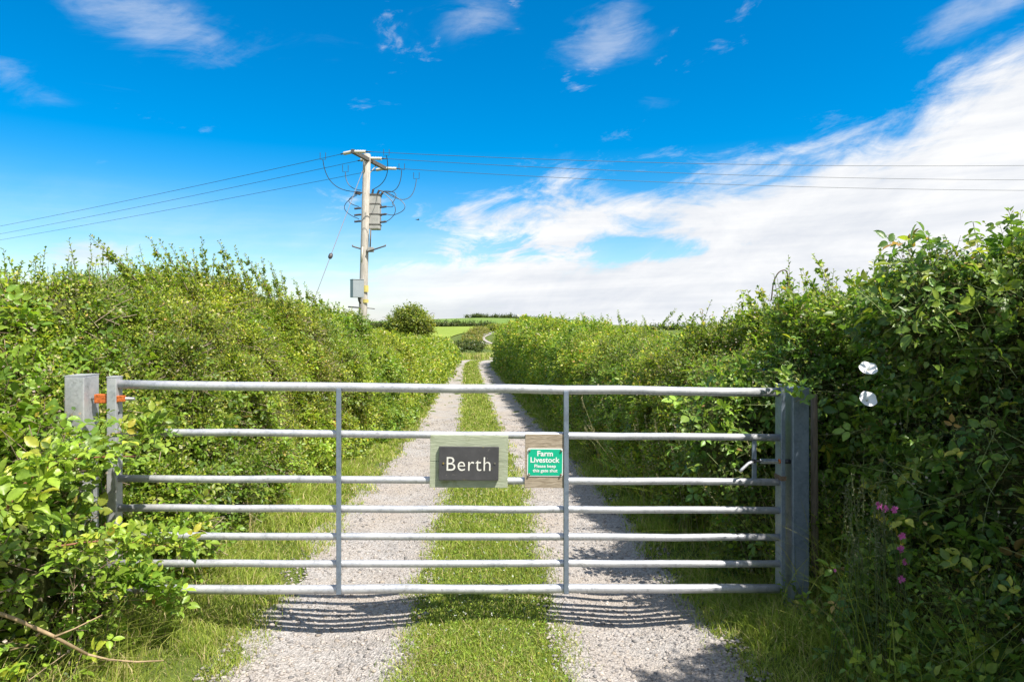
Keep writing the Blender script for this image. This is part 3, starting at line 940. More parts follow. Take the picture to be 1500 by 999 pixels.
# a bird far off in the sky
bp = px(612, 322, 60)
b = bmesh.new(); bmesh.ops.create_uvsphere(b, u_segments=12, v_segments=8, radius=1)
for v in b.verts: v.co = Vector((v.co.x * .16 * (1 - .35 * max(0, -v.co.x)), v.co.y * .055, v.co.z * .05))
for s in (-1, 1):
    w = [(-.03, s * .03, .01), (.08, s * .03, .01), (.05, s * .17, .06), (-.03, s * .32, .02), (-.05, s * .16, .055)]
    w = [Vector(q) for q in w]
    vs = [b.verts.new(q) for q in w] + [b.verts.new(q - Vector((0, 0, .012))) for q in w]
    b.faces.new(vs[:5]); b.faces.new(vs[5:][::-1])
    for k in range(5): b.faces.new((vs[k], vs[(k + 1) % 5], vs[5 + (k + 1) % 5], vs[5 + k]))
tv = [b.verts.new(q) for q in (Vector((-.13, .02, 0)), Vector((-.13, -.02, 0)), Vector((-.25, -.05, 0)), Vector((-.25, .05, 0)))]
tw = [b.verts.new(q.co - Vector((0, 0, .01))) for q in tv]
b.faces.new(tv); b.faces.new(tw[::-1])
for k in range(4): b.faces.new((tv[k], tv[(k + 1) % 4], tw[(k + 1) % 4], tw[k]))
me = bpy.data.meshes.new('bird'); b.to_mesh(me); b.free(); me.materials.append(M['wire'])
bo = bpy.data.objects.new('bird', me); COL.objects.link(bo); bo.location = Vector(bp); bo.rotation_euler = (0, 0, .6)
tag(bo, 'tiny dark bird flying in the sky right of the pole', 'bird')

# ------------------------------------------------------------------ hedges
def interp(y, a, b): return float(np.interp(y, a, b))
LY = [3.9, 7, 12, 20, 28, 38, 50]; LX = [-2.25, -2.42, -2.28, -2.62, -2.95, -3.55, -4.3]
LHY = [4, 5.5, 7.5, 10, 14, 20, 30, 46]; LH = [1.80, 1.90, 2.14, 2.02, 1.92, 1.68, 1.56, 1.36]
RY = [3.95, 6, 8, 11, 20, 30, 38, 46]; RX = [1.82, 1.40, 1.28, 1.20, .78, .08, -.55, -.85]
RHY = [4, 5.3, 6.5, 8, 9.6, 14, 20, 30, 46]; RH = [2.06, 1.76, 1.46, 1.36, 1.45, 1.80, 2.12, 2.34, 2.2]

def hedge_mass(y0, y1, FY, FX, HY, HH, sgn, step0=.42, top=.86, foot=.22):
    ms = Mass(); y = y0
    while y < y1:
        k = 1 + .012 * y
        f = interp(y, FY, FX); h = interp(y, HY, HH)
        R = lambda a, b: RNG.uniform(a, b)
        def put(off, z, r, rz):
            x = f + sgn * off; yy = y + R(-.2, .2) * k
            ms.lobe((x, yy, float(ground_z(x, yy)) + z), (r * R(.85, 1.15), r * R(.85, 1.2) * k, rz * R(.85, 1.15)))
        put(foot + R(-.1, .12), .34, .42, .44)
        put(foot + .16 + R(-.12, .12), h * .47, .52, .55)
        put(top + R(-.12, .15), h * .74 + R(-.10, .06), .58, h * .26)
        if RNG.random() < .45: put(.30 + R(0, .3), h * R(.35, .75), R(.3, .45), R(.3, .42))
        put(1.35 + R(-.1, .2), h * .76 + R(-.1, .05), .6, h * .24)
        if RNG.random() < .6: put(1.7, h * .4, .55, .7)
        y += step0 * k
    return ms

# -- the left hedge beyond the gate
hl = thing('hedge', 'sunlit hawthorn hedge on the left with long shoots rising into the sky', 'hedge', (-3.2, 4, 0))
ml = hedge_mass(4.35, 48, LY, LX, LHY, LH, -1)
ml.core('shade_core', hl, .80)
lv, st, P, N = foliage('l', ml, 'hawthorn', .034, 2.6, hl, 4, 7, stems=True)
far_sel = RNG.random(len(P)) < .05
puffs(lv, P[far_sel & (dist(P) < 12)], N[far_sel & (dist(P) < 12)], (.40, .33, .26), .014, 7, .03)
sel = (RNG.random(len(P)) < np.clip(.20 + .38 * fld(P, 1.3, 4.), .03, .6)) & (dist(P) < 13) & (P[:, 2] < 1.8)
sprays(lv, st, P[sel], N[sel], 'bramble', lod_size(.062, dist(P[sel]), .0066), .2, 3, 7, .35, .5, True, .002, flat=.7)
# long hawthorn shoots along the top: tip pixel, foot pixel, depth
SHOOTS = [((130, 345), (205, 425), 5.6), ((143, 352), (215, 430), 5.6), ((217, 347), (262, 430), 6.2), ((233, 352), (275, 425), 6.3), ((250, 357), (290, 425), 6.4), ((296, 348), (305, 420), 6.9),
          ((282, 365), (300, 430), 6.8), ((343, 360), (372, 430), 7.4), ((328, 364), (350, 420), 7.2), ((357, 372), (385, 425), 7.6), ((395, 384), (410, 440), 8.3), ((412, 397), (425, 450), 8.6),
          ((428, 408), (445, 455), 9.2), ((445, 415), (460, 460), 9.6), ((465, 428), (480, 470), 10.2), ((200, 375), (245, 430), 6.0), ((312, 372), (330, 430), 7.), ((375, 385), (395, 435), 7.9),
          ((30, 402), (45, 440), 4.7), ((70, 400), (88, 440), 4.9), ((100, 395), (120, 435), 5.0), ((480, 440), (492, 475), 10.8), ((505, 452), (512, 480), 11.5), ((180, 372), (225, 430), 5.9),
          ((265, 362), (292, 425), 6.5), ((320, 352), (338, 425), 7.1), ((455, 425), (470, 465), 9.9), ((385, 378), (398, 440), 8.0), ((402, 395), (415, 445), 8.4)]
def long_shoots(lst, lv, st, pal, ls, thick=.005, gap=.034, side=.55):
    for (tip, ft, d) in lst:
        a = px(ft[0], ft[1], d + .1); b = px(tip[0], tip[1], d)
        dv = b - a; L = np.linalg.norm(dv); n = max(6, int(L / gap))
        bend = nz(np.cross(dv, V3(0, 1, 0))) * L * RNG.uniform(-.06, .06)
        def at(t): return a + dv * t + bend * 4 * t * (1 - t)
        tt = np.linspace(0, 1, 9)
        for k in range(8):
            st.add(at(tt[k])[None], at(tt[k + 1])[None], thick * (1 - .75 * tt[k]), thick * (1 - .75 * tt[k + 1]), np.array([.17, .13, .08]))
        for rep in range(5):
            t = (np.arange(n) + RNG.random(n)) / n
            p = a + dv * t[:, None] + bend * (4 * t * (1 - t))[:, None]
            D = nz(dv)
            rad = nz(np.cross(D, RNG.normal(size=(n, 3))))
            A = nz(rad * .9 + D * .6)
            s = ls * RNG.uniform(.6, 1.3, n) * (1.15 - .6 * t)
            lv.add(p + A * .008, A, UP * .5 + RNG.normal(size=(n, 3)) * .6, s, s * .62, palette(pal, n) * 1.05, 4)
        # little side twigs lower down
        m = max(3, int(L / .07)); t = RNG.uniform(0, .75, m)
        p = a + dv * t[:, None]; D2 = nz(nz(dv) * .8 + RNG.normal(size=(m, 3)) * .5)
        l2 = side * .35 * L * (1 - t)
        st.add(p, p + D2 * l2[:, None], thick * .45, thick * .2, np.array([.16, .13, .08]))
        for j in range(9):
            q = p + D2 * (l2 * (j + RNG.random(m)) / 9)[:, None]
            A = nz(RNG.normal(size=(m, 3)) * .7 + D2 * .6)
            s = ls * RNG.uniform(.6, 1.2, m)
            lv.add(q, A, UP * .5 + RNG.normal(size=(m, 3)) * .6, s, s * .62, palette(pal, m), 4)
long_shoots(SHOOTS, lv, st, 'hawthorn', .040, .006)
# random smaller shoots all along the top, also where no camera of the photograph looks
selt = (N[:, 2] > .55) & (RNG.random(len(P)) < .05)
sprays(lv, st, P[selt], nz(N[selt] + UP), 'hawthorn', lod_size(.036, dist(P[selt])), RNG.uniform(.2, .45, selt.sum()), 20, 4, .9, .35, stem_r=.003, sink=.2)
# bare grey and brown twigs inside the near part
selb = (dist(P) < 10) & (RNG.random(len(P)) < np.clip(.10 + .3 * fld(P, 1.6, 8.), .02, .4))
nb = selb.sum(); Db = nz(RNG.normal(size=(nb, 3)) * .8 + UP * .2 - N[selb] * .1)
p0 = P[selb] - N[selb] * .10
st.add(p0 - Db * .22, p0 + Db * .22, .0028, .0016, np.array([.36, .28, .21]) * RNG.uniform(.5, 1.3, (nb, 1)))
lv.build('foliage', M['leaf'], hl); st.build('twigs', M['stem'], hl)

# -- the bramble thicket in the left foreground, over the hinge post
bl = thing('bramble_bush', 'bright green bramble thicket in front of the hinge post, broad ribbed leaves', 'bramble', (-2.4, 3.0, 0))
mb = Mass()
for c, r in (((-2.42, 3.15, .52), (.42, .40, .62)), ((-2.34, 3.22, .26), (.34, .30, .38)), ((-2.85, 3.25, .70), (.50, .55, .72)), ((-2.45, 2.70, .42), (.42, .42, .50)),
             ((-2.36, 2.75, .18), (.30, .40, .26)), ((-3.2, 3.6, .95), (.55, .6, .80)), ((-2.75, 3.75, .95), (.40, .40, .55)), ((-2.9, 2.5, .5), (.5, .5, .6)),
             ((-2.62, 3.45, .85), (.34, .34, .42)), ((-3.6, 3.0, .8), (.6, .7, .9)), ((-2.20, 3.44, .28), (.18, .12, .24)), ((-3.1, 4.2, 1.15), (.5, .5, .68)), ((-2.35, 2.3, .1), (.4, .4, .3)), ((-3.0, 1.9, .4), (.6, .6, .6)),
             ((-2.42, 3.36, .80), (.26, .22, .40)), ((-2.34, 3.40, .86), (.22, .14, .40)), ((-2.56, 3.44, .95), (.22, .2, .42)), ((-2.30, 3.38, .42), (.24, .2, .36)), ((-2.75, 3.42, 1.05), (.3, .3, .42)), ((-2.2, 2.95, .12), (.3, .3, .22)), ((-3.3, 3.3, 1.25), (.5, .5, .5)), ((-2.55, 2.35, .30), (.4, .4, .45))):
    mb.lobe(c, r)
mb.core('shade_core', bl, .74)
lv = Leaves(); st = Stems()
P, N = mb.sample(lambda d: 105, inside=.9, gaps=.3)
n = len(P)
big = RNG.random(n) < .62
sprays(lv, st, P[big], N[big], 'bramble', .068, .24, 4, 25, .35, .5, True, .0022, (.17, .15, .06), flat=.8)
sprays(lv, st, P[~big], N[~big], 'bramble', .032, .2, 8, 7, .4, .6, False, .0016, (.16, .17, .06))
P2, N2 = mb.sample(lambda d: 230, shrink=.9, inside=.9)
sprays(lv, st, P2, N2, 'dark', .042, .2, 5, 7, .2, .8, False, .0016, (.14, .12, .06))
P3, N3 = mb.sample(lambda d: 16, inside=.9)
puffs(lv, P3, N3, (.45, .36, .30), .018, 9, .03)
selb = RNG.random(len(P2)) < .35
nb = selb.sum(); Db = nz(RNG.normal(size=(nb, 3)))
st.add(P2[selb] - Db * .16, P2[selb] + Db * .16, .0026, .0015, np.array([.30, .22, .15]) * RNG.uniform(.5, 1.3, (nb, 1)))
def cane(pts, r, col, name='cane', parent=bl, mat=None):
    m = MB(); m.tube(pts, r, 7)
    return m.build(name, mat or M[col], parent)
M['red_cane'] = mat_plain('reddish_cane', (.24, .10, .06), .6, 0, .4, .3, 30)
M['tan_cane'] = mat_plain('tan_cane', (.33, .24, .14), .7, 0, .3, .3, 30)
def curve_pts(ctrl, n=14):
    c = np.array(ctrl); t = np.linspace(0, len(c) - 1, n); out = []
    for q in t:
        i = min(int(q), len(c) - 2); f = q - i
        p0 = c[max(i - 1, 0)]; p1 = c[i]; p2 = c[i + 1]; p3 = c[min(i + 2, len(c) - 1)]
        out.append(.5 * ((2 * p1) + (-p0 + p2) * f + (2 * p0 - 5 * p1 + 4 * p2 - p3) * f * f + (-p0 + 3 * p1 - 3 * p2 + p3) * f**3))
    return out
c1 = curve_pts([px(70, 802, 2.75), px(150, 792, 2.85), px(210, 796, 3.05), px(270, 802, 3.3)]); cane(c1, [.0045 - .0002 * k for k in range(14)], 'red_cane')
c2_ = curve_pts([px(10, 745, 2.5), px(30, 715, 2.55), px(60, 690, 2.7), px(110, 672, 2.8), px(200, 668, 3.1)]); cane(c2_, [.0055 - .0002 * k for k in range(14)], 'red_cane')
c3 = curve_pts([px(100, 655, 3.0), px(150, 640, 3.2), px(200, 628, 3.5), px(240, 622, 3.62)]); cane(c3, .0022, 'tan_cane')
c4 = curve_pts([px(120, 850, 3.2), px(165, 858, 3.4), px(205, 850, 3.5), px(250, 872, 3.55)]); cane(c4, .002, 'tan_cane')
# leaves on those canes and the sprays hanging over the lower rails
for pts, k in ((c1, 5), (c2_, 4), (c3, 3), (c4, 4)):
    pts = np.array(pts); idx = np.repeat(np.arange(len(pts)), k)
    p = pts[idx] + RNG.normal(size=(len(idx), 3)) * .03
    sprays(lv, st, p, nz(V3(.1, -.6, .6) + RNG.normal(size=p.shape) * .3), 'bramble', .06, .1, 2, 25, .2, .4, True, .0015, flat=.8)
lv.build('foliage', M['bramble'], bl); st.build('twigs', M['stem'], bl)
# the cut branch lying in the corner
bb = MB()
bb.tube([px(-40, 885, 2.65), px(22, 906, 2.72), px(75, 930, 2.8), px(128, 958, 2.88)], [.0085, .008, .0075, .0065], 8)
bb.tube([px(60, 924, 2.78), px(40, 945, 2.78), px(15, 952, 2.75)], [.005, .004, .003], 6)
bb.tube([px(80, 932, 2.8), px(110, 920, 2.85), px(150, 900, 2.9)], [.0045, .003, .002], 6)
bb.tube([px(128, 958, 2.88), px(160, 966, 2.93), px(200, 969, 3.0), px(240, 967, 3.05)], [.005, .0045, .004, .0025], 7)
bo = bb.build('fallen_branch', M['tan_cane'])
tag(bo, 'bare tan cut branch lying slantwise in the bottom corner under the brambles', 'branch')

# -- the right hedge beyond the gate
hr = thing('hedge', 'thick mixed hedge along the right of the track, its foot in deep shade', 'hedge', (2.2, 4, 0))
mr = hedge_mass(4.5, 46, RY, RX, RHY, RH, 1, .42, .60, .30)
for k in range(6):
    mr.lobe((.35 + .5 * k, 46.5 + .3 * k, -.40), (.8, .8, 1.15))
mr.core('shade_core', hr, .80)
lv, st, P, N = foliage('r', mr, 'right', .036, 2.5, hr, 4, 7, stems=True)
sel = (RNG.random(len(P)) < .05) & (dist(P) < 12)
puffs(lv, P[sel], N[sel], (.42, .34, .28), .016, 7, .03)
sel = (RNG.random(len(P)) < np.clip(.16 + .34 * fld(P, 1.2, 6.), .03, .5)) & (dist(P) < 15)
sprays(lv, st, P[sel], N[sel], 'bramble', lod_size(.06, dist(P[sel]), .0066), .2, 3, 7, .35, .5, True, .002, flat=.7)
RS = [((905, 455), (912, 485), 13), ((990, 452), (965, 480), 10.5), ((1000, 458), (985, 482), 10.2), ((940, 462), (950, 485), 12), ((1045, 465), (1052, 485), 8.6), ((880, 460), (890, 482), 14), ((820, 458), (828, 478), 19), ((850, 458), (858, 478), 17), ((795, 466), (800, 482), 24)]
long_shoots(RS, lv, st, 'right', .04, .005)
selt = (N[:, 2] > .55) & (RNG.random(len(P)) < .06)
sprays(lv, st, P[selt], nz(N[selt] + UP), 'right', lod_size(.04, dist(P[selt])), RNG.uniform(.2, .5, selt.sum()), 14, 4, .9, .4, stem_r=.003, sink=.2)
lv.build('foliage', M['leaf'], hr); st.build('twigs', M['stem'], hr)

# -- the overgrown bank in the right foreground
br_ = thing('bramble_bush', 'tall dark tangle of bramble and nettle filling the right side, higher than the gate', 'bramble', (2.4, 3.2, 0))
mk = Mass()
y = .6
while y < 4.6:
    f = interp(y, [.6, 1.8, 2.2, 2.5, 2.8, 3.3, 3.9, 4.6], [1.92, 1.94, 2.12, 2.32, 2.25, 2.0, 1.96, 1.75]); h = interp(y, [.6, 2.3, 2.6, 3.2, 3.8, 4.6], [3.0, 2.9, 2.2, 2.06, 2.0, 1.95])
    for off, z, r, rz in ((.42, .36, .42, .46), (.50, h * .45, .5, .55), (.85 if y > 2.4 else .5, h * .74, .58, h * .26), (1.25, h * .76, .55, h * .24), (1.5, h * .4, .5, .7)):
        x = f + off + RNG.uniform(-.08, .08)
        mk.lobe((x, y + RNG.uniform(-.12, .12), z + .05), (r * RNG.uniform(.9, 1.12), r * RNG.uniform(.9, 1.1), rz * RNG.uniform(.9, 1.1)))
    y += .40
mk.lobe((2.5, 3.3, 1.68), (.4, .35, .44)); mk.lobe((2.2, 3.5, 1.70), (.35, .35, .38)); mk.lobe((2.15, 3.0, .35), (.35, .4, .4)); mk.lobe((2.0, 3.4, .3), (.3, .35, .4))
mk.lobe((1.86, 4.35, 1.25), (.30, .30, .32)); mk.lobe((1.45, 4.55, .95), (.3, .3, .45)); mk.lobe((1.70, 4.45, .45), (.35, .3, .5))
mk.core('shade_core', br_, .70)
lv = Leaves(); st = Stems()
P, N = mk.sample(lambda d: 265, inside=.92, gaps=.3)
n = len(P); u = RNG.random(n)
a_ = u < .30
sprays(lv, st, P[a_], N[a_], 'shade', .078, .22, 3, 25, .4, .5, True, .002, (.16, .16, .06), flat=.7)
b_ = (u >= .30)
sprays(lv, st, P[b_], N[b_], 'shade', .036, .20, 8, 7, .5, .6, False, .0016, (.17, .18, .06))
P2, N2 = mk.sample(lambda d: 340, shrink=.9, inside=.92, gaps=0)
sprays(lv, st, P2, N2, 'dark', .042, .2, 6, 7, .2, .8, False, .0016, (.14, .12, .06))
P3, N3 = mk.sample(lambda d: 14, inside=.92)
puffs(lv, P3, N3, (.42, .36, .28), .016, 8, .03)
m = 900; yy = RNG.uniform(2.5, 3.9, m); xx = RNG.uniform(1.45, 2.2, m); Pw = np.stack([xx, yy, ground_z(xx, yy) + RNG.uniform(.02, .22, m)], 1)
kq = RNG.random(m) < np.clip((xx - 1.35) / .6, .05, 1); Pw = Pw[kq]
sprays(lv, st, Pw, np.repeat(nz(V3(-.5, -.5, .7))[None], len(Pw), 0), 'shade', .05, .16, 5, 7, .5, .5, False, .0015, (.13, .16, .05), flat=.8)
# pale cleavers stems straggling through
selb = (RNG.random(n) < .35) & (N[:, 2] < .35)
nb = selb.sum(); Db = nz(RNG.normal(size=(nb, 3)) * .8 + UP * .5)
st.add(P[selb] - Db * .05, P[selb] + Db * RNG.uniform(.1, .35, (nb, 1)), .0018, .001, np.array([.26, .30, .12]) * RNG.uniform(.6, 1.2, (nb, 1)), RNG.normal(size=(nb, 3)) * .03)
RS2 = [((1475, 305), (1490, 370), 3.6), ((1495, 312), (1500, 380), 3.5), ((1190, 372), (1215, 430), 5.0), ((1175, 395), (1205, 440), 5.0), ((1150, 400), (1160, 440), 5.3), ((1280, 380), (1290, 420), 4.4), ((1310, 375), (1330, 420), 4.2), ((1330, 378), (1345, 420), 4.2),
       ((1240, 398), (1250, 440), 4.7), ((1110, 422), (1125, 455), 5.6), ((1090, 428), (1110, 460), 5.8), ((1070, 450), (1090, 475), 6.0), ((1360, 380), (1370, 420), 3.9), ((1450, 350), (1465, 400), 3.7)]
long_shoots(RS2, lv, st, 'right', .045, .004, .04)
# nettle-like whorled tips
for tip, ft, d in (((1425, 325), (1437, 385), 3.7), ((1085, 425), (1095, 465), 5.8)):
    a = px(*ft, d); b2 = px(*tip, d); m = 14
    st.add(a[None], b2[None], .003, .002, np.array([.16, .2, .07]))
    for k in range(m):
        t = np.array([(k // 2 + 1) / (m / 2)]); q = a + (b2 - a) * t[:, None]; ang = (k % 2) * math.pi + (k // 2) * 1.57
        A = V3(math.cos(ang), .4 * math.sin(ang), -.25)[None]
        lv.add(q, A, UP[None], .085 * (1.1 - .5 * t), .03, palette('right', 1), 7)
# spray of pale leaves hanging over the latch post
pv = np.array([px(1150, 572, 3.70), px(1158, 560, 3.68), px(1165, 585, 3.70), px(1150, 552, 3.72), px(1172, 566, 3.72)])
sprays(lv, st, pv, np.repeat(nz(V3(-.2, -.7, .5))[None], 5, 0), 'bramble', .06, .06, 3, 25, .2, .3, True, .0016, flat=.5)
lv.build('foliage', M['bramble'], br_); st.build('twigs', M['stem'], br_)
M['dead_stem'] = mat_plain('dead_stem', (.11, .08, .055), .8, 0, .2, .3, 40)
MB().tube(curve_pts([px(1130, 440, 5.3), px(1133, 415, 5.3), px(1140, 400, 5.3), px(1150, 396, 5.3), px(1154, 405, 5.3), px(1154, 435, 5.3)], 18), .005, 6).build('dead_stem', M['dead_stem'], br_)

# bindweed flowers, campion, tall grasses on the right bank
def bindweed(p, face, r, label):
    t = thing('bindweed_flower', label, 'flower', p, 'white bindweed flowers')
    face = nz(face); a = nz(np.cross(face, UP)); b2 = np.cross(a, face)
    bm = bmesh.new(); rings = []
    for rr, dd in ((.06, -.75), (.14, -.45), (.32, -.2), (.68, -.06), (1.0, .0)):
        ring = []
        for k in range(30):
            q = 2 * math.pi * k / 30
            w = rr * (1 + (.035 * math.cos(5 * q) if rr > .5 else 0)); d_ = dd + (.05 * math.cos(5 * q) if rr > .5 else 0)
            ring.append(bm.verts.new(Vector(r * (a * w * math.cos(q) + b2 * w * math.sin(q) + face * d_))))
        rings.append(ring)
    for i in range(4):
        for k in range(30):
            f = bm.faces.new((rings[i][k], rings[i][(k + 1) % 30], rings[i + 1][(k + 1) % 30], rings[i + 1][k])); f.smooth = True
    me = bpy.data.meshes.new('corolla'); bm.to_mesh(me); bm.free(); me.materials.append(M['white_petal'])
    o = bpy.data.objects.new('corolla', me); COL.objects.link(o); o.parent = t
    P0 = np.asarray(p, float)
    MB().tube([P0 - face * r * .78, P0 - face * r * .6], r * .10, 8).tube([P0 - face * r * .76, P0 - face * r * 1.1 + UP * .02, P0 - face * r * 1.6 - UP * .05], .0018, 6).build('stalk', M['green_stalk'], t)
    lv = MB()
    ce = MB().tube([P0 - face * r * .5, P0 - face * r * .18], r * .05, 8).build('stamen', M['cream'], t)
def mat_petal(name, col):
    m, nt, out = new_mat(name)
    p = principled(nt, None, col, .6, 0, .25)
    t = nt.nodes.new('ShaderNodeBsdfTranslucent'); t.inputs[0].default_value = tuple(col) + (1,)
    ms = nt.nodes.new('ShaderNodeMixShader'); ms.inputs[0].default_value = .22
    nt.links.new(p.outputs[0], ms.inputs[1]); nt.links.new(t.outputs[0], ms.inputs[2]); nt.links.new(ms.outputs[0], out.inputs[0])
    return m
M['white_petal'] = mat_petal('white_petal', (.90, .91, .91)); M['pink_petal'] = mat_petal('pink_petal', (.72, .16, .50))
M['green_stalk'] = mat_plain('green_stalk', (.10, .17, .04), .6, 0, .3, .2, 40); M['cream'] = mat_plain('cream_stamen', (.75, .72, .5), .6, 0, .3, .05, 40)
bindweed(px(1272, 539, 3.36), V3(-.15, -.70, .75), .042, 'upper white trumpet-shaped bindweed flower on the shaded right bank')
bindweed(px(1272, 584, 3.34), V3(-.05, -.85, .55), .041, 'lower white trumpet-shaped bindweed flower on the shaded right bank')

camp = thing('campion', 'slender stems of pink campion flowers before the dark right bank', 'wildflower', (px(1315, 980, 3.1)[0], 3.1, 0))
st = Stems(); FL = [(1287, 740), (1296, 745), (1310, 746), (1321, 785), (1319, 804), (1327, 822), (1320, 848), (1223, 835)]
for fx, fy in FL:
    p = px(fx, fy, 3.12); q = V3(p[0] * .55 + (px(1315, 960, 3.1)[0]) * .45, 3.14, .02)
    st.add(q[None], p[None], .0022, .0014, np.array([.13, .14, .06]), V3(RNG.uniform(-.03, .03), 0, .02))
    lf = Leaves()
    rr = .0135 if fx > 1250 else .006
    for k in range(5):
        an = 2 * math.pi * k / 5 + RNG.random()
        A = V3(math.cos(an), -.25, math.sin(an))[None]
        for s_ in (-.22, .22):
            A2 = nz(A + V3(-math.sin(an), 0, math.cos(an)) * s_)
            lf.add(p[None], A2, V3(0, -1, .2)[None], rr * 1.5, rr * .8, np.array([[.80, .20, .62]]), 7)
    lf.build('flower', M['petal'], camp)
st.build('stem', M['stem'], camp)

# ------------------------------------------------------------------ grass
# the mown strip between the ruts
b = Blades(); n = 90000
y = scatter_y(n, 2.5, 58, 1.9); t = RNG.uniform(-.60, .60, n); x = track_x(y) + t
edge = .43 + .07 * wob(y, x, 3.1) + .05 * RNG.normal(size=n)
k = (np.abs(t) < edge); x, y = x[k], y[k]; n = len(x)
H = np.clip(.028 + .018 * wob(x, y, 2.2) + RNG.exponential(.014, n), .012, .11) * np.clip(.7 + y / 30, .8, 1.5)
patch = wob(x, y, 1.1, 4.) + .5 * wob(x, y, 3.7)
C = grass_cols(n, .10) ; dryp = (patch > .75) & (RNG.random(n) < .35); C[dryp] = np.array((.34, .29, .13)) * RNG.uniform(.8, 1.2, (dryp.sum(), 1))
C *= (1 + .12 * patch)[:, None]
b.add(np.stack([x, y, ground_z(x, y)], 1), H, np.maximum(.0042, .0015 * y), RNG.normal(size=(n, 3)) * V3(.55, .55, 0), C)
o = b.build('grass', M['grass']); tag(o, 'short sunlit grass strip between the two wheel ruts', 'grass', None, 'stuff')
# clover and daisies in the strip
lv = Leaves(); n = 5000
y = scatter_y(n, 2.5, 14, 1.8); x = track_x(y) + RNG.uniform(-.42, .42, n)
lv.add(np.stack([x, y, ground_z(x, y) + .018 + RNG.random(n) * .02], 1), RNG.normal(size=(n, 3)) * V3(1, 1, .2), UP + RNG.normal(size=(n, 3)) * .3, .013, .012, palette('bramble', n), 4)
m = 260; y = scatter_y(m, 2.6, 9, 1.2); x = track_x(y) + RNG.uniform(-.4, .4, m); P = np.stack([x, y, ground_z(x, y) + .05], 1)
puffs(lv, P, np.repeat(UP[None], m, 0), (.7, .7, .66), .008, 5, .004)
o = lv.build('clover', M['grass']); tag(o, 'clover leaves and white clover heads in the middle grass strip', 'clover', None, 'stuff')

def verge(name, label, n, y0, y1, t_of, hfun, dry, p=1.8, light=1.0, wmul=1.0, lean=.5):
    b = Blades()
    y = scatter_y(n, y0, y1, p)
    t0, t1 = t_of(y)
    t = t0 + (t1 - t0) * RNG.random(n)
    x = track_x(y) + t
    e = np.abs(t) > (RUT_OUT - .02 + .08 * wob(y, x * 0 + 3, 2.3) + .06 * RNG.normal(size=n))
    tuft = wob(x, y, 2.6, 1.) + .6 * wob(x, y, 6.1, 2.)
    e &= RNG.random(n) < .55 + .4 * np.clip(tuft, -1, 1) + .25
    x, y, t, tuft = x[e], y[e], t[e], tuft[e]; n = len(x)
    H = hfun(np.abs(t), y) * np.clip(.85 + .45 * tuft + RNG.normal(size=n) * .3, .25, 2.2)
    C = grass_cols(n, dry, light); C *= (1 + .10 * tuft)[:, None]
    b.add(np.stack([x, y, ground_z(x, y) - .005], 1), H, np.maximum(.0048, .0015 * y) * wmul, RNG.normal(size=(n, 3)) * V3(lean, lean, 0), C)
    o = b.build(name, M['grass']); return tag(o, label, 'grass', None, 'stuff')
def tl(y):
    return (np.full(len(y), -1.12), np.interp(y, LY, LX) - track_x(y) - .35)
verge('grass', 'bright verge grass at the foot of the left hedge', 120000, 2.4, 56, tl, lambda a, y: np.interp(a, [1.15, 1.5, 2.2], [.045, .075, .15]), .16, 1.7)
def tr(y):
    return (np.full(len(y), 1.14), np.interp(y, np.concatenate([[2, 3.5], RY]), np.concatenate([[2.3, 2.2], RX])) - track_x(y) + .35)
verge('grass', 'long shaded grass on the verge under the right hedge', 90000, 2.2, 48, tr, lambda a, y: np.interp(a, [1.15, 1.5, 2.0, 2.6], [.05, .10, .20, .26]), .10, 1.7, 1.0, 1.1, .6)
# long seeding grasses: right bank and along the right hedge foot
b = Blades(); st = Stems(); lv = Leaves()
n = 1700
y = scatter_y(n, 2.7, 12, 1.3)
x = np.interp(y, [2.6, 3.4, 3.95, 6, 8, 12], [1.95, 1.93, 1.86, 1.5, 1.4, 1.3]) + RNG.normal(size=n) * .16
b.add(np.stack([x, y, ground_z(x, y)], 1), RNG.uniform(.35, .85, n), np.maximum(.006, .0016 * y), RNG.normal(size=(n, 3)) * V3(.45, .45, 0) + V3(-.18, -.1, 0), grass_cols(n, .06, .85), 5)
m = 46
gx = RNG.uniform(1232, 1300, m); gy = RNG.uniform(690, 830, m); d = RNG.uniform(3.0, 3.3, m)
tip = np.array([px(a, c, q) for a, c, q in zip(gx, gy, d)]); ft = tip.copy(); ft[:, 0] += RNG.normal(size=m) * .09 + .03; ft[:, 2] = 0.02
st.add(ft, tip, .0018, .001, np.array([.10, .15, .05]) * RNG.uniform(.8, 1.2, (m, 1)), RNG.normal(size=(m, 3)) * .02)
for k in range(16):
    q = tip - (tip - ft) * (k * .009)
    lv.add(q, RNG.normal(size=(m, 3)) + UP * 1.3, RNG.normal(size=(m, 3)), .016, .006, np.array([.17, .18, .10]) * RNG.uniform(.8, 1.2, (m, 1)), 4)
m = 120; y = scatter_y(m, 3.9, 14, 1.1); x = np.interp(y, RY, RX) - RNG.uniform(-.1, .25, m)
ft = np.stack([x, y, ground_z(x, y)], 1); tip = ft + np.stack([RNG.normal(size=m) * .16 - .12, RNG.normal(size=m) * .12, RNG.uniform(.5, .95, m)], 1)
st.add(ft, tip, .0022, .0012, np.array([.32, .30, .15]) * RNG.uniform(.7, 1.2, (m, 1)), V3(.02, 0, .05))
for k in range(14):
    q = tip - (tip - ft) * (k * .010)
    lv.add(q, RNG.normal(size=(m, 3)) + UP, RNG.normal(size=(m, 3)), .02, .008, np.array([.40, .36, .22]) * RNG.uniform(.8, 1.2, (m, 1)), 4)
root = thing('tall_grass', 'tall seeding grasses standing at the foot of the right bank and hedge', 'grass', (1.7, 3.2, 0)); root['kind'] = 'stuff'
b.build('grass_blades', M['grass'], root); st.build('grass_stalks', M['stem'], root); lv.build('seed_heads', M['grass'], root)
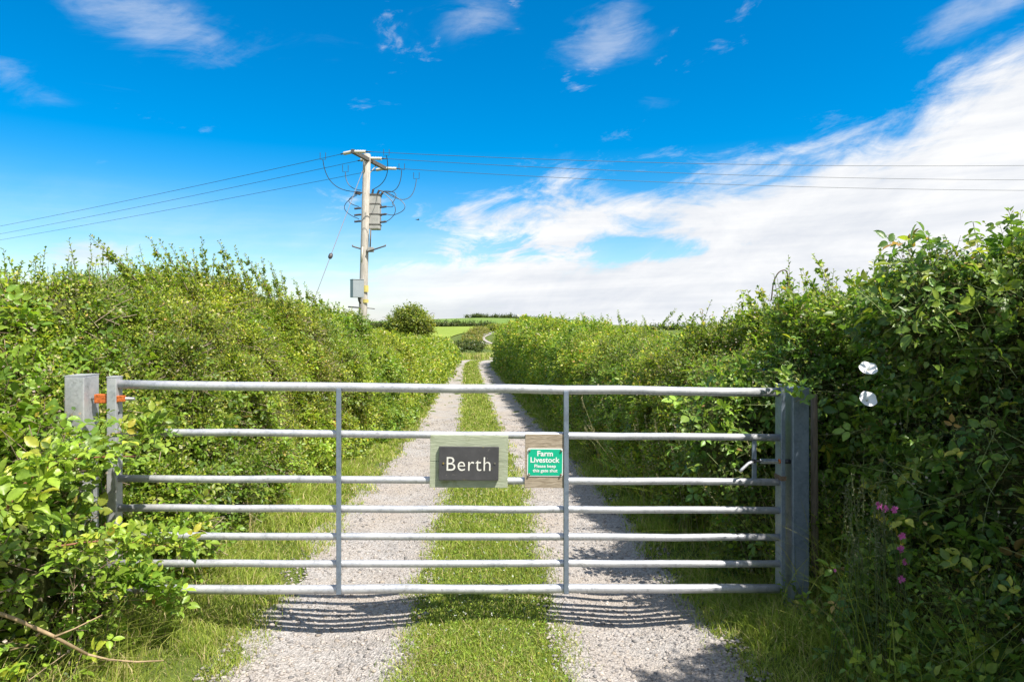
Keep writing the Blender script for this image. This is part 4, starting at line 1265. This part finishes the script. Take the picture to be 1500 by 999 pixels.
# weeds, straw and low leaves at the foot of the left hedge and brambles
b = Blades(); lv = Leaves(); n = 1500
y = scatter_y(n, 2.3, 9, 1.6); x = np.interp(y, [2.3, 3.2, 3.9, 7, 9], [-1.98, -1.95, -2.05, -2.35, -2.3]) + RNG.normal(size=n) * .15
b.add(np.stack([x, y, ground_z(x, y)], 1), RNG.uniform(.15, .5, n), np.maximum(.0055, .0015 * y), RNG.normal(size=(n, 3)) * V3(.6, .6, 0) + V3(.2, -.1, 0), grass_cols(n, .22), 4)
n = 2600; y = scatter_y(n, 3.9, 16, 1.4); x = np.interp(y, LY, LX) + RNG.uniform(-.15, .32, n); Pw = np.stack([x, y, ground_z(x, y) + RNG.uniform(.02, .38, n)], 1)
lw = Leaves(); sprays(lw, None, Pw, np.repeat(nz(V3(.7, -.45, .6))[None], n, 0), 'bramble', lod_size(.042, dist(Pw), .006), .14, 5, 7, .5, .5, False, flat=.7)
o = lw.build('ground_ivy', M['bramble']); tag(o, 'broad low leaves growing along the foot of the left hedge', 'weeds', None, 'stuff')
o = b.build('weeds', M['grass']); tag(o, 'longer grass and straw straggling out from under the left hedge', 'weeds', None, 'stuff')

# loose stones on the ruts
def stones(n, y0, y1, p, s0, s1, name, label):
    bm = bmesh.new(); bmesh.ops.create_icosphere(bm, subdivisions=1, radius=1.0)
    T = np.array([v.co[:] for v in bm.verts]); F = np.array([[v.index for v in q.verts] for q in bm.faces]); bm.free()
    y = scatter_y(n, y0, y1, p); sd = RNG.choice([-1, 1], n)
    t = sd * np.clip(RNG.uniform(RUT_IN - .06, RUT_OUT + .12, n), 0, 9)
    x = track_x(y) + t
    s = s0 + (s1 - s0) * RNG.random(n) ** 5
    s = np.maximum(s, .0009 * y)
    K = RNG.uniform(.6, 1.25, (n, len(T), 1)); sc = np.stack([s * RNG.uniform(.7, 1.3, n), s * RNG.uniform(.7, 1.3, n), s * RNG.uniform(.4, .8, n)], 1)
    v = T[None] * K * sc[:, None]
    a = RNG.uniform(0, 6.28, n); ca, sa = np.cos(a)[:, None], np.sin(a)[:, None]
    v = np.stack([v[..., 0] * ca - v[..., 1] * sa, v[..., 0] * sa + v[..., 1] * ca, v[..., 2]], -1)
    v = v + np.stack([x, y, ground_z(x, y) + .006 + s * .12], 1)[:, None]
    f = F[None] + (np.arange(n) * len(T))[:, None, None]
    base = np.array([(.36, .325, .295), (.28, .255, .24), (.19, .18, .175), (.43, .385, .345), (.32, .275, .23)])
    C = base[RNG.choice(5, n, p=[.34, .28, .14, .14, .10])] * RNG.uniform(.8, 1.2, (n, 1))
    o = raw_mesh(name, v.reshape(-1, 3), [(3, f.reshape(-1, 3))], M['stone'], None, np.repeat(C[:, None], len(T), 1).reshape(-1, 3))
    tag(o, label, 'gravel', None, 'stuff')
stones(34000, 2.6, 16, 1.9, .0024, .016, 'gravel', 'loose pale stones scattered over the wheel ruts')

# ------------------------------------------------------------------ the country beyond
def blob_mass(lst):
    m = Mass()
    for c, r in lst: m.lobe(c, r)
    return m
def far_plant(name, label, cat, mass, pal, s, cover, group=None, loc=None, core=.82, trunk=None, k=5):
    C, R = mass.arrays()
    if loc is None:
        loc = C.mean(0); loc[2] = float(ground_z(loc[0], loc[1]))
    t = thing(name, label, cat, loc, group)
    mass.core('shade_core', t, core)
    P, N = mass.sample(lambda d: cover / (s * s * .33 * k), keep_back=.35)
    lv = Leaves()
    n = len(P)
    sprays(lv, None, P, N, pal, s, s * 3.2, k, 4, .35, .7, wl=.7)
    lv.build('foliage' if name != 'tree' else 'crown', M['leaf'], t)
    if trunk: trunk(t)
    return t
# round tree behind the left hedge
D = 57.0
TX = px(600, 466, D)
bl_ = []
for dx, dy, dz, r in ((0, 0, 0, 1.35), (.75, .3, -.1, 1.05), (-.8, -.2, -.3, 1.05), (.2, -.3, .55, .95), (-1.45, .3, -.95, .85), (1.25, -.2, -.55, .8), (.3, .4, -1.0, 1.2), (-.5, 0, .35, .95), (-2.0, .2, -1.4, .6)):
    bl_.append((TX + V3(dx, dy, dz - .25), (r, r, r * .85)))
def tree_trunk(t):
    b0 = V3(TX[0] + .1, TX[1], float(ground_z(TX[0], TX[1])) - .2)
    m = MB().tube([b0, b0 + UP * 1.2 + V3(-.05, 0, 0), TX - UP * .6, TX + UP * .4], [.22, .17, .12, .05], 8)
    m.tube([TX - UP * .9, TX + V3(.7, .2, .2)], [.08, .03], 6); m.tube([TX - UP * .9, TX + V3(-.8, -.2, .1)], [.08, .03], 6)
    m.tube([TX + V3(1.2, 0, -.2), TX + V3(1.9, 0, .45), TX + V3(2.15, 0, .35)], [.03, .02, .012], 5)
    m.tube([TX + V3(-1.4, 0, -.5), TX + V3(-2.1, 0, .1), TX + V3(-2.3, 0, .05)], [.03, .02, .012], 5)
    m.build('trunk', M['bark'], t)
far_plant('tree', 'round bushy green tree rising behind the end of the left hedge', 'tree', blob_mass(bl_), 'far', .20, 2.4, trunk=tree_trunk)

# grassy bank and dark hedge where the lane dips
def row(x0, x1, y0, y1, d0, d1, n, rx, jit=.3):
    lst = []
    for i in range(n):
        t = i / max(1, n - 1); d = d0 + (d1 - d0) * t
        xq = x0 + (x1 - x0) * t
        tp = px(xq, y0, d); bt = px(xq, y1, d)
        h = (tp[2] - bt[2])
        lst.append((((tp[0] + RNG.uniform(-jit, jit)), d + RNG.uniform(-jit, jit), bt[2] + h * .45), (rx * RNG.uniform(.85, 1.2), rx, h * .55 * RNG.uniform(.85, 1.15))))
    return lst
far_plant('hedge', 'short dark green hedge crossing behind the bend of the track', 'hedge', blob_mass(row(667, 704, 500, 513, 74, 78, 7, .55, .15)), 'fardark', .26, 2.2)
far_plant('hedge', 'rounded tan and green hedge bank between the bright field and the far track', 'hedge', blob_mass(row(684, 697, 495, 512, 138, 160, 6, 1.3, .3) + row(688, 700, 487, 503, 158, 195, 8, 1.5, .4) + row(696, 714, 480, 491, 200, 262, 10, 1.7, .4)), 'tan', .5, 2.2)
far_plant('hedge', 'scrubby hedge rising to the right of the far track', 'hedge', blob_mass(row(734, 742, 492, 512, 150, 175, 4, 1.2, .2) + row(736, 752, 480, 498, 180, 240, 6, 2.2, .4) + row(724, 744, 475, 486, 262, 320, 6, 3., .5)), 'far', .55, 2.0)
far_plant('hedge', 'left stretch of the dark hedge along the top of the bright field', 'hedge', blob_mass(row(628, 672, 471.5, 479.5, 352, 352, 9, 2.6, .6)), 'fardark', 1.0, 2.2, 'dark hedges across the hillside')
far_plant('hedge', 'right stretch of the dark hedge along the top of the bright field', 'hedge', blob_mass(row(677, 722, 472.5, 479.5, 352, 345, 9, 2.6, .6)), 'fardark', 1.0, 2.2, 'dark hedges across the hillside')
far_plant('hedge', 'distant dark hedge on the skyline beyond the right hedge', 'hedge', blob_mass(row(960, 1075, 478.5, 483.5, 330, 320, 22, 3.2, .6)), 'fardark', 1.1, 2.)
far_plant('hedge', 'distant dark hedge seen low between the pole and the round tree', 'hedge', blob_mass(row(535, 575, 471.5, 480.5, 300, 300, 9, 2.4, .6)), 'fardark', 1.0, 2.)
# low hedge on the crest and the trees standing in it
def crest_y(x): return float(np.interp(x, [620, 660, 700, 740, 800, 860], [468.5, 467, 466, 466.2, 469, 472]))
def on_ground(xp, d):
    X = (xp - 750) * d / FPX
    return V3(X, d, float(ground_z(X, d)))
lst = []
for xq in np.linspace(692, 800, 30):
    g = on_ground(xq, 715); lst.append((g + UP * .8, (3.2, 2.2, 1.5 * RNG.uniform(.8, 1.25))))
far_plant('hedge', 'thin dark hedge along the crest of the far hill', 'hedge', blob_mass(lst), 'fardark', 1.7, 2.)
for xq, w, h in ((684, 2.2, 3.0), (698, 4.5, 4.4), (703, 3.5, 3.6), (711, 2.6, 2.6), (726, 2.6, 4.2), (733, 2.0, 2.4), (741, 3.4, 3.6), (748, 1.3, 5.2), (756, 2.4, 2.6), (770, 2.6, 2.8), (785, 2.2, 2.4)):
    g = on_ground(xq, 712)
    m = blob_mass([(g + UP * h * .6, (w, w, h * .42)), (g + V3(w * .6, .3, h * .5), (w * .6, w * .6, h * .3)), (g + V3(-w * .6, -.2, h * .45), (w * .6, w * .6, h * .32))])
    def tk(t, g=g, h=h): MB().tube([g - UP * .5, g + UP * h * .6], [.22, .12], 6).build('trunk', M['bark'], t)
    far_plant('tree', 'small dark tree in the row along the crest of the far hill', 'tree', m, 'fardark', 1.2, 2.2, 'trees on the hilltop', g, .8, tk)

# rough grass on the far bend
b = Blades(); n = 30000
y = 46 * (145 / 46) ** (RNG.random(n) ** 1.4); x = np.minimum(track_x(y), 6) + RNG.uniform(-8, 4, n)
k = np.abs(x - track_x(y)) > 1.5; k &= ~((y < 52) & (x > track_x(y))); k &= x / y < -.012; x, y = x[k], y[k]; n = len(x)
b.add(np.stack([x, y, ground_z(x, y)], 1), RNG.uniform(.25, .7, n), .0018 * y, RNG.normal(size=(n, 3)) * V3(.4, .4, 0), grass_cols(n, .28, 1.05), 3)
o = b.build('rough_grass', M['grass']); tag(o, 'rough yellowing grass on the bank where the track bends away', 'grass', None, 'stuff')

# ------------------------------------------------------------------ light, sky, camera
TOSUN = Vector((.49, -.41, 1.0)).normalized()
sun = bpy.data.lights.new('sun', 'SUN'); sun.energy = 4.7; sun.angle = math.radians(.55); sun.color = (1, .945, .86)
so = bpy.data.objects.new('sun', sun); COL.objects.link(so); so.rotation_mode = 'QUATERNION'; so.rotation_quaternion = TOSUN.to_track_quat('Z', 'Y'); so.location = (5, -5, 12)

w = bpy.data.worlds.new('World'); SC.world = w; w.use_nodes = True
nt = w.node_tree; nt.nodes.clear()
class E:
    """node arithmetic"""
    def __init__(s, sock): s.s = sock
    def _op(s, op, o=None, o2=None, rev=False):
        n = nt.nodes.new('ShaderNodeMath'); n.operation = op
        a = [s, o, o2]
        if rev: a = [o, s, o2]
        for i, q in enumerate(a):
            if q is None: continue
            if isinstance(q, E): nt.links.new(q.s, n.inputs[i])
            else: n.inputs[i].default_value = q
        return E(n.outputs[0])
    def __add__(s, o): return s._op('ADD', o)
    __radd__ = __add__
    def __sub__(s, o): return s._op('SUBTRACT', o)
    def __rsub__(s, o): return s._op('SUBTRACT', o, rev=True)
    def __mul__(s, o): return s._op('MULTIPLY', o)
    __rmul__ = __mul__
    def __truediv__(s, o): return s._op('DIVIDE', o)
    def clamp(s): return s._op('MINIMUM', 1.0)._op('MAXIMUM', 0.0)
    def step(s, a, b):
        n = nt.nodes.new('ShaderNodeMapRange'); n.interpolation_type = 'SMOOTHSTEP'
        nt.links.new(s.s, n.inputs[0]); n.inputs[1].default_value = a; n.inputs[2].default_value = b
        return E(n.outputs[0])
    def max(s, o): return s._op('MAXIMUM', o)
tc_ = nt.nodes.new('ShaderNodeTexCoord'); DIR = tc_.outputs['Generated']
sx = nt.nodes.new('ShaderNodeSeparateXYZ'); nt.links.new(DIR, sx.inputs[0])
dx, dy, dz = (E(sx.outputs[i]) for i in range(3))
az = dx._op('ARCTAN2', dy)
el = dz / ((dx * dx + dy * dy)._op('SQRT')).max(1e-4)
def wn(scale, vs, detail=8, rough=.6, dist=0., off=(0, 0, 0)):
    mp = nt.nodes.new('ShaderNodeMapping'); mp.inputs['Scale'].default_value = vs; mp.inputs['Location'].default_value = off
    nt.links.new(DIR, mp.inputs[0])
    n = nt.nodes.new('ShaderNodeTexNoise'); n.inputs['Scale'].default_value = scale; n.inputs['Detail'].default_value = detail
    n.inputs['Roughness'].default_value = rough; n.inputs['Distortion'].default_value = dist
    nt.links.new(mp.outputs[0], n.inputs['Vector'])
    return E(n.outputs['Fac'])
nA = wn(5.5, (1, 1, 2.2), 9, .62, .25)            # billows
nB = wn(3.0, (1, 1, 9.0), 8, .6, .1, (3, 1, 0))   # streaks
nC = wn(17., (1, 1, 2.0), 7, .65, .3, (1, 5, 2))  # ragged edges
fc = nt.nodes.new('ShaderNodeFloatCurve')
cv = fc.mapping.curves[0]
EDGE = [(-1.6, .10), (-.72, .135), (-.45, .12), (-.28, .142), (-.197, .150), (-.11, .172), (.0, .20), (.10, .222), (.188, .212), (.30, .222), (.363, .235), (.43, .255), (.503, .272), (.58, .31), (.6435, .345), (.8, .42), (1.6, .6)]
pts_ = [((a + 1.6) / 3.2, e) for a, e in EDGE]
while len(cv.points) < len(pts_): cv.points.new(.5, .5)
for q, (a, e) in zip(cv.points, pts_): q.location = (a, e); q.handle_type = 'AUTO'
fc.mapping.update()
nt.links.new(((az + 1.6) / 3.2).s, fc.inputs['Value'])
edge = E(fc.outputs[0])
def streak(th, s1, s2, detail, rough, dist, off=0.0):
    c_, s_ = math.cos(th), math.sin(th)
    n = nt.nodes.new('ShaderNodeCombineXYZ')
    nt.links.new(((az * c_ + el * s_) * s1 + off).s, n.inputs[0]); nt.links.new(((el * c_ - az * s_) * s2 + off * .7).s, n.inputs[1])
    nt.links.new((dy * .6).s, n.inputs[2])
    t = nt.nodes.new('ShaderNodeTexNoise'); t.inputs['Scale'].default_value = 1.0; t.inputs['Detail'].default_value = detail
    t.inputs['Roughness'].default_value = rough; t.inputs['Distortion'].default_value = dist
    nt.links.new(n.outputs[0], t.inputs['Vector'])
    return E(t.outputs['Fac'])
f1 = streak(.35, 5.0, 11.0, 12, .63, .5)              # fibres fanning up to the right
f2 = streak(.12, 9.0, 24.0, 10, .66, .6, 3.0)
f3 = streak(.02, 2.6, 34.0, 8, .6, .25, 7.0)          # level bands low down
def gauss(a0, e0, ra, re, tilt=0.0):
    a = az - a0; e = el - e0 - a * tilt
    q = (a * a) * (1 / ra ** 2) + (e * e) * (1 / re ** 2)
    return (q * -1.0)._op('EXPONENT')
fb = (f1 - .5) * 2.5 + (f2 - .5) * 2.3
cov = (edge - el).step(-.075, .15)
hole = gauss(-.02, .112, .25, .024) * .80 + gauss(.20, .106, .12, .016) * .50 + gauss(-.40, .09, .22, .02) * .35
leftc = az.step(-.50, .02)
right = az.step(.0, .4)
cm = cov * (leftc * .85 + .48 + right * .25) - hole * (1.15 - fb * .9)
main = (fb * (1.45 - right * .45) + cm * 1.58 - .78).step(-.35, 1.05) * (leftc * .62 + .38)
low = (el * -1.0).step(-.104, -.068) * (az.step(-.5, -.05) * .50 + .40)
lowc = ((f3 - .5) * 2.9 + (f1 - .5) * .6 + low * 1.55 - .62).step(-.1, .75) * (low * .9 + .08).clamp()
cloud = main.max(lowc)
cum = ((gauss(-.56, .088, .075, .028) + gauss(-.72, .07, .06, .02) * .7) * 1.5 + fb * .8 - .55).step(.0, 1.0) * .75
cloud = cloud.max(cum)
wm = gauss(-.50, .395, .14, .045, -.30) * .95 + gauss(-.64, .295, .07, .03, -.4) * .85 + gauss(-.68, .19, .05, .010) * .7 + gauss(-.055, .45, .06, .035) * .85 + gauss(.145, .43, .06, .045) * 1.0 + gauss(.11, .40, .06, .025) * .8 + gauss(.58, .37, .12, .022, .35) * 1.0 + gauss(.21, .318, .04, .015) * .5 + gauss(.63, .40, .09, .03, .3) * .9 + gauss(.07, .25, .05, .035) * .5 + gauss(-.28, .41, .2, .05) * .25
wisp = (fb * 1.25 + wm * 1.2 - .55).step(-.25, 1.5) * wm.step(.0, .8) * .38
cloud = cloud.max(wisp)
cloud = cloud.max((el * -1.0).step(-.22, -.06) * (.22 + fb * .12 + (f3 - .5) * .5))
# unseen broken cloud added overhead and behind the camera to brighten the shade
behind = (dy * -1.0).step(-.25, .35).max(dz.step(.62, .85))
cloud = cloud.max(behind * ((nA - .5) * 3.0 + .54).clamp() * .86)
sky = nt.nodes.new('ShaderNodeTexSky'); sky.sky_type = 'NISHITA'; sky.sun_disc = False
sky.sun_elevation = math.asin(TOSUN.z); sky.sun_rotation = math.atan2(TOSUN.x, TOSUN.y)
sky.altitude = 60; sky.air_density = 1.0; sky.dust_density = .35; sky.ozone_density = 3.0
hs = nt.nodes.new('ShaderNodeHueSaturation'); hs.inputs['Saturation'].default_value = 1.6; hs.inputs['Value'].default_value = .98; hs.inputs['Hue'].default_value = .497
nt.links.new(sky.outputs[0], hs.inputs['Color'])
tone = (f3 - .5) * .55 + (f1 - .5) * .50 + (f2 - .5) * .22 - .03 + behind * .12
cb = nt.nodes.new('ShaderNodeCombineColor')
CW = 5.35
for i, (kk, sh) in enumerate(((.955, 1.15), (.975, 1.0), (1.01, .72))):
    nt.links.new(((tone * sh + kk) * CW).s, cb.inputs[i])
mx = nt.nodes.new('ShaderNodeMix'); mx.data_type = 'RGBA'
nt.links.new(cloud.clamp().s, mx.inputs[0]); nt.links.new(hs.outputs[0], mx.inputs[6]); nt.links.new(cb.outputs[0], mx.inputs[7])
bg = nt.nodes.new('ShaderNodeBackground'); bg.inputs[1].default_value = .10
nt.links.new(mx.outputs[2], bg.inputs[0])
wo = nt.nodes.new('ShaderNodeOutputWorld'); nt.links.new(bg.outputs[0], wo.inputs[0])

cam = bpy.data.cameras.new('camera'); co = bpy.data.objects.new('camera', cam); COL.objects.link(co); SC.camera = co
co.location = (0, 0, CAM_H); co.rotation_euler = (math.pi / 2, 0, 0)
cam.sensor_width = 36; cam.lens = 24; cam.shift_y = -(499.5 - HOR) / 1500; cam.clip_end = 12000; cam.clip_start = .05
SC.view_settings.view_transform = 'Standard'; SC.view_settings.look = 'None'; SC.view_settings.gamma = 1; SC.view_settings.exposure = .86
try: SC.view_settings.use_curve_mapping = False
except Exception: pass
SC.cycles.max_bounces = 8; SC.cycles.transparent_max_bounces = 4; SC.cycles.caustics_reflective = False; SC.cycles.caustics_refractive = False
SC.cycles.use_denoising = True
